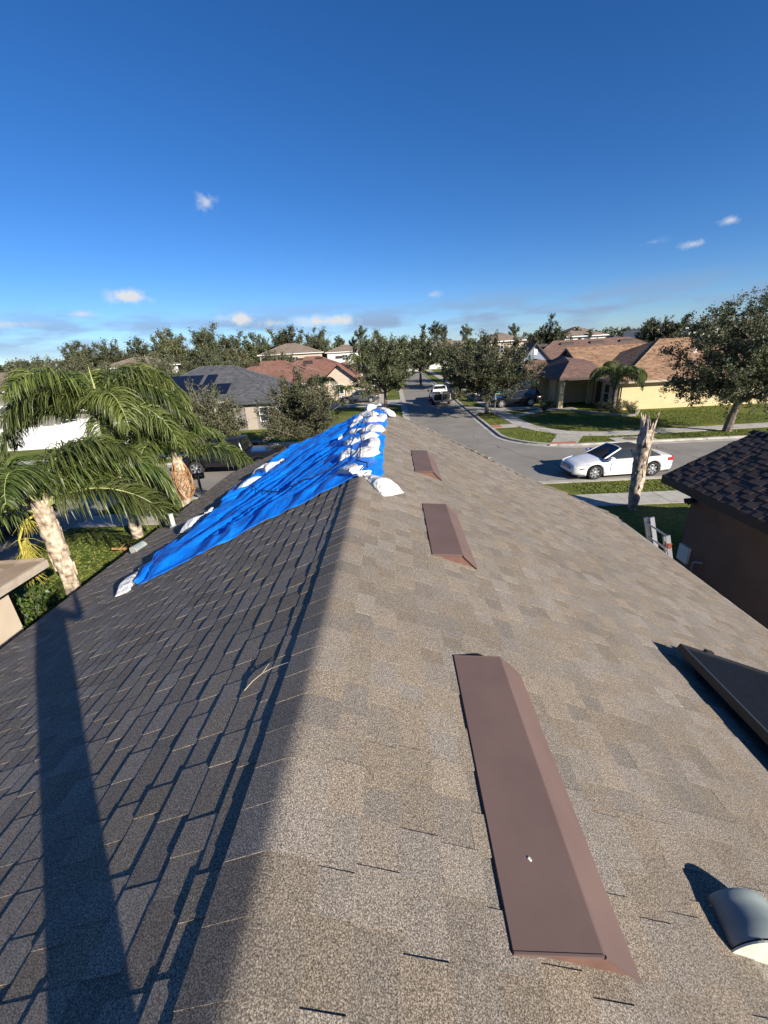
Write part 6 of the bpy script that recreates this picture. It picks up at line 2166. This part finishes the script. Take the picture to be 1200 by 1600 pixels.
def suv(label, loc, rz, paint='car_black', L=4.7, W=1.86, H=1.72, kind='suv', group=None, name='suv', cat='car'):
    t = thing(name, label, cat, loc, rz, group)
    wr = .37; wx = (L * .305, -L * .29)
    zb_ = 1.02
    if kind == 'sedan':
        H = 1.45; wr = .33; zb_ = .93
        prof = [(-L / 2, .72, .62, .06, .12), (-L * .46, .93, .84, .06, .04), (-L * .30, .97, .97, .07), (.1, .95, 1.0, .07), (L * .20, .93, .985, .08), (L * .38, .82, .93, .1), (L * .47, .68, .80, .08, .04), (L / 2, .52, .6, .06, .08)]
        st = [(L * .21, zb_), (L * .05, H), (-L * .20, H), (-L * .37, zb_ + .04)]
        sp = (((L * .15, L * .05), (-L * .07, -L * .07), H - .09, H - .07, 0), ((-L * .085, -L * .085), (-L * .27, -L * .20), H - .07, H - .10, 0))
    elif kind == 'pickup':
        H = 1.85; L = 5.6; wr = .40; wx = (1.75, -1.75); zb_ = 1.15
        prof = [(-2.8, 1.05, .93, .05, .35), (-2.7, 1.18, .97, .05, .3), (-.9, 1.20, 1.0, .05, .2), (1.0, 1.18, 1.0, .06, .2), (1.2, 1.16, .99, .08, .2), (2.4, 1.08, .95, .09, .2), (2.7, .98, .88, .08, .25), (2.8, .75, .75, .06, .28)]
        st = [(1.25, zb_), (.65, H), (-.75, H), (-.95, zb_ + .05)]
        sp = (((1.0, .62), (.12, .12), H - .1, H - .08, 0), ((.07, .07), (-.72, -.66), H - .08, H - .09, 0))
    else:
        prof = [(-L / 2, .85, .85, .06, .2), (-L * .48, 1.02, .95, .06, .12), (-L * .3, 1.04, 1.0, .06), (.1, 1.03, 1.0, .06), (L * .23, 1.02, .985, .08), (L * .42, .92, .93, .1, .04), (L * .48, .78, .82, .08, .1), (L / 2, .58, .66, .06, .14)]
        st = [(L * .25, zb_), (L * .10, H), (-L * .40, H - .03), (-L * .47, zb_ + .06)]
        sp = (((L * .18, L * .10), (-L * .03, -L * .03), H - .12, H - .10, 0), ((-L * .045, -L * .045), (-L * .24, -L * .24), H - .10, H - .11, 0), ((-L * .255, -L * .255), (-L * .40, -L * .37), H - .11, H - .16, 0))
    car_body(t, L, W, prof, wx, wr, paint, zb=.26)
    greenhouse(t, st, W * .44, W * .345, paint, zb_, split=sp)
    for x in wx:
        for y in (W / 2 - .12, -(W / 2 - .12)): wheel(t, x, y, wr, .24, 6)
    for sd in (1, -1):
        z = prof[-3][1] - .12
        h = MB(); h.loft([[(L / 2 - .04, sd * W * .30, z - .06), (L / 2 - .06, sd * W * .30, z + .07), (L / 2 - .2, sd * W * .30, z + .07), (L / 2 - .2, sd * W * .30, z - .06)], [(L / 2 - .30, sd * W * .458, z - .02), (L / 2 - .32, sd * W * .452, z + .09), (L / 2 - .42, sd * W * .42, z + .09), (L / 2 - .42, sd * W * .42, z - .02)]], smooth=False)
        h.build('headlight', M['lamp'], t)
        h = MB(); h.box(-L / 2 - .01, -L / 2 + .10, sd * W * .40 - .08, sd * W * .40 + .07, .82, 1.02)
        h.build('tail_light', M['tail'], t)
        m = MB(); xm = st[0][0] - .18
        m.loft([[(xm + a * .09, sd * (W / 2 + .03 + q * .2), zb_ + .10 + b_ * .09) for a, b_ in ((-1, -1), (1, -.8), (1, .8), (-1, 1))] for q in (0, .5, 1)])
        m.build('mirror', M['plastic'] if paint != 'car_white' else M['plastic'], t)
    b = MB(); b.box(L / 2 - .1, L / 2 + .01, -W * .32, W * .32, .48, .72)
    b.build('grille', M['plastic'], t)
    b = MB(); b.box(-L / 2 - .04, -L / 2 + .12, -W * .44, W * .44, .38, .56); b.box(L / 2 - .14, L / 2 + .04, -W * .44, W * .44, .32, .46)
    b.build('bumper', M['plastic'] if kind != 'pickup' else M['chrome'], t)
    b = MB(); b.box(-L / 2 - .03, -L / 2, -.26, .26, .62, .76)
    b.build('number_plate', M['trim_white'], t)
    return t, L, W


def vehicles():
    suv('black pickup truck parked on the street under the palm frond', (-9.1, 21.95, .004), R(180), 'car_black', kind='pickup', name='pickup_truck', cat='pickup')
    suv('dark navy suv in the driveway at the left edge', (-15.1, 13.2, .11), R(93), 'car_navy')
    suv('dark suv half hidden by the wide street tree, by the sign post', (11.6, 41.0, .11), R(182), 'car_black', kind='suv')
    suv('dark car in the deep shade before the garage of the yellow house', (11.1, 46.2, .11), R(180), 'car_navy', kind='sedan', name='sedan')
    suv('charcoal sedan parked left of the round street tree', (-4.2, 50.4, .11), R(184), 'car_grey', kind='sedan', name='sedan')
    suv('white car partly hidden behind the round street tree', (-3.4, 66.5, .02), R(170), 'car_white', kind='suv')
    suv('dark suv standing at the kerb beyond the white pickup', (6.1, 50.2, .004), R(90), 'car_navy', kind='suv')
    # white service pickup seen from behind, with a rack on its tail
    t, L, W = suv('white pickup with black rack on its tail, driving up the street', (5.05, 47.6, .004), R(90), 'car_white', kind='pickup', W=1.95, name='pickup_truck', cat='pickup')
    r_ = MB()
    for y in (-.55, 0, .55): r_.box(-3.02, -2.96, y - .035, y + .035, .55, 1.25)
    for z in (.62, .9, 1.18): r_.box(-3.0, -2.95, -.75, .75, z - .03, z + .03)
    r_.build('tail_rack', M['plastic'], t)
    r_ = MB(); r_.tube([(-3.08, .02, .35), (-3.08, .02, 1.35)], .06, 8); r_.tube([(-3.08, .02, 1.35), (-3.08, .02, 1.5)], .09, 8)
    r_.build('hitch_post', M['alu_dark'], t)
    r_ = MB(); r_.box(-2.84, -2.80, -.86, .86, .62, 1.16)
    r_.build('tailgate', M['plastic'], t)
    r_ = MB(); r_.box(-.35, -.05, -.5, .5, 1.87, 1.95)
    r_.build('light_bar', M['lamp'], t)
    for y in (-.5, .45):
        r_ = MB()
        r_.box(-2.5, -1.2, y - .35, y + .35, 1.0, 1.32)
        r_.build('cargo_box', M['plastic'], t)


vehicles()


# ================================================================== STREET FURNITURE
def street_things():
    t = thing('street_sign', 'green street name sign on a pale post at the corner lawn', 'street sign', (8.65, 36.2, .08))
    p = MB(); p.tube([(0, 0, 0), (0, 0, 2.0)], .035, 8); p.build('post', M['alu'], t)
    b = MB(); b.box(-.42, .42, -.012, .012, 1.78, 2.0); bo = b.build('sign_blade', M['signgreen'], t)
    e = MB()
    e.box(-.42, .42, -.015, -.0125, 1.985, 2.0); e.box(-.42, .42, -.015, -.0125, 1.78, 1.795)
    e.build('sign_border', M['trim_white'], bo)
    b = MB(); b.box(-.012, .012, -.42, .42, 2.03, 2.24); b.build('sign_blade', M['signgreen'], t)
    # ladder leaning on the right eave
    t = thing('ladder', 'aluminium extension ladder leaning on our right eave', 'ladder', (5.35, 6.75, .08))
    top = Vector((-.80, 0, 2.66)); bot = Vector((0, 0, 0)); d = (top - bot).normalized(); n = Vector((d.z, 0, -d.x))

    def rail(yc, off, l0, l1, mt):
        b = MB(); c = bot + n * off
        Mx = Matrix(((d.x, 0, n.x, c.x), (d.y, 1, n.y, c.y + yc), (d.z, 0, n.z, c.z), (0, 0, 0, 1)))
        b.box(l0, l1, -.014, .014, -.036, .036, 0, Mx)
        b.build('rail', M[mt], t)
    Lr = (top - bot).length
    rail(.29, 0, 0, Lr - .02, 'alu'); rail(-.25, 0, 0, Lr - .16, 'alu'); rail(.21, .06, .6, Lr - .0, 'alu'); rail(-.33, .0, .6, Lr - .10, 'alu_dark')
    for k in range(10):
        l = .25 + k * .3
        if l > Lr - .1: break
        b = MB(); c = bot + d * l
        b.tube([c + Vector((0, -.33, 0)), c + Vector((0, .29, 0))], .017, 8)
        b.build('rung', M['alu_dark'], t)
    for yc in (-.33, -.25):
        b = MB(); c = bot + d * (Lr - .3) + Vector((0, yc, 0)); b.box(c.x - .03, c.x + .03, c.y - .03, c.y + .03, c.z - .05, c.z + .05)
        b.build('rail_clip', M['red_plastic'], t)
    # mailbox by the near kerb
    t = thing('mailbox', 'black mailbox with raised flag standing by the near kerb, below the black pickup', 'mailbox', (-8.75, 17.0, .08), R(20))
    p = MB(); p.box(-.05, .05, -.05, .05, 0, .95); p.build('post', M['plastic'], t)
    b = MB(); rings = []
    for x in (-.26, .26): rings.append([(x, y, z) for y, z in [(-.12, .95), (.12, .95)] + [(math.cos(a) * .12, 1.08 + math.sin(a) * .12) for a in [k * math.pi / 10 for k in range(11)]]])
    b.loft(rings, 0, smooth=False); b.build('box', M['plastic'], t)
    f = MB(); f.box(.02, .06, -.135, -.122, 1.05, 1.42); f.box(.02, .16, -.135, -.122, 1.34, 1.42); f.build('flag', M['plastic'], t)
    # low white garden wall seen past the tarp
    w = MB(); w.box(-9.2, -6.2, 27.0, 27.2, 0, .40)
    tag(w.build('garden_wall', M['stucco_white']), 'low white garden wall just left of the tarp edge', 'wall')
    b = MB(); b.box(-9.0, -8.0, 24.6, 25.2, .1, .95); b.box(-9.05, -7.95, 24.55, 25.25, .95, 1.02)
    tag(b.build('utility_cabinet', M['plastic']), 'black boxy cabinet at the far kerb beside the palm frond tip', 'cabinet')
    # dry fallen fronds and litter on the lawn below the left palms
    for i, (x, y, a) in enumerate(((-9.3, 11.6, 10), (-8.3, 9.9, 40))):
        o = link('fallen_frond', FR['dead'])
        o.location = (x, y, .35); o.rotation_euler = (R(90), R(35), R(a))
        tag(o, ('dry orange frond fallen on the grass beyond the thick palm', 'dry frond lying on the grass close to the thick palm')[i], 'palm frond')


street_things()


# ================================================================== PHOTOGRAPHER (behind the lens; only the shadow shows)
def photographer():
    t = thing('person', 'person standing on the ridge holding up a phone, seen only as a shadow', 'person', (-.02, -.38, 4.33))
    J = {'pelvis': (0, 0, .88, .13), 'belly': (0, 0, 1.06, .14), 'chest': (0, .01, 1.26, .17), 'neck': (0, .02, 1.42, .07), 'head': (0, .03, 1.50, .10), 'crown': (0, .04, 1.60, .11),
         'hipL': (-.065, 0, .80, .085), 'kneeL': (-.045, .02, .48, .062), 'ankL': (-.05, -.02, .13, .045), 'toeL': (-.06, .15, .10, .05),
         'hipR': (.065, 0, .80, .085), 'kneeR': (.045, .02, .44, .062), 'ankR': (.05, -.02, .05, .045), 'toeR': (.06, .15, .01, .05),
         'shL': (-.19, .01, 1.36, .065), 'elL': (-.27, .14, 1.25, .05), 'wrL': (-.14, .31, 1.47, .032), 'haL': (-.10, .345, 1.52, .035),
         'shR': (.19, .01, 1.36, .065), 'elR': (.29, .16, 1.25, .05), 'wrR': (.20, .31, 1.47, .032), 'haR': (.17, .345, 1.52, .035)}
    E_ = [('pelvis', 'belly'), ('belly', 'chest'), ('chest', 'neck'), ('neck', 'head'), ('head', 'crown'), ('pelvis', 'hipL'), ('hipL', 'kneeL'), ('kneeL', 'ankL'), ('ankL', 'toeL'), ('pelvis', 'hipR'), ('hipR', 'kneeR'), ('kneeR', 'ankR'), ('ankR', 'toeR'),
          ('chest', 'shL'), ('shL', 'elL'), ('elL', 'wrL'), ('wrL', 'haL'), ('chest', 'shR'), ('shR', 'elR'), ('elR', 'wrR'), ('wrR', 'haR')]
    names = list(J)
    me = bpy.data.meshes.new('body')
    me.from_pydata([J[k][:3] for k in names], [(names.index(a), names.index(b)) for a, b in E_], [])
    o = link('body', me, t)
    sk = o.modifiers.new('skin', 'SKIN')
    me.skin_vertices if hasattr(me, 'skin_vertices') else None
    if not me.skin_vertices:
        import bmesh
        bm = bmesh.new(); bm.from_mesh(me); bm.verts.layers.skin.verify(); bm.to_mesh(me); bm.free()
    for k, v in zip(names, me.skin_vertices[0].data):
        v.radius = (J[k][3],) * 2
        v.use_root = k == 'pelvis'
    sb = o.modifiers.new('sub', 'SUBSURF'); sb.levels = 2; sb.render_levels = 2
    me.materials.append(M['cloth_dark'])
    for sd, hx in ((-1, -.10), (1, .17)):
        for k in range(4):
            f = MB(); c = Vector((hx + sd * .0, .35, 1.535 - k * .022 + .02))
            f.tube([c, c + Vector((-sd * .005, .035, .002)), c + Vector((-sd * .03, .05, 0))], [.009, .0085, .007], 8)
            f.build('finger', M['skin'], t)
        f = MB(); c = Vector((hx, .34, 1.50)); f.tube([c, c + Vector((-sd * .03, .0, -.0)), c + Vector((-sd * .055, .012, .005))], [.011, .010, .008], 8)
        f.build('thumb', M['skin'], t)
    p = MB(); p.box(-.075 + .06 - .02, .078 + .06 - .02, .392 - .004, .400 - .004, 1.455 + .0, 1.53)
    ph = p.build('phone', M['plastic'])
    ph.location = t.location
    ph.location = (-.06, -.42, 4.33)
    tag(ph, 'black phone held up sideways by the person on the ridge', 'phone')


photographer()
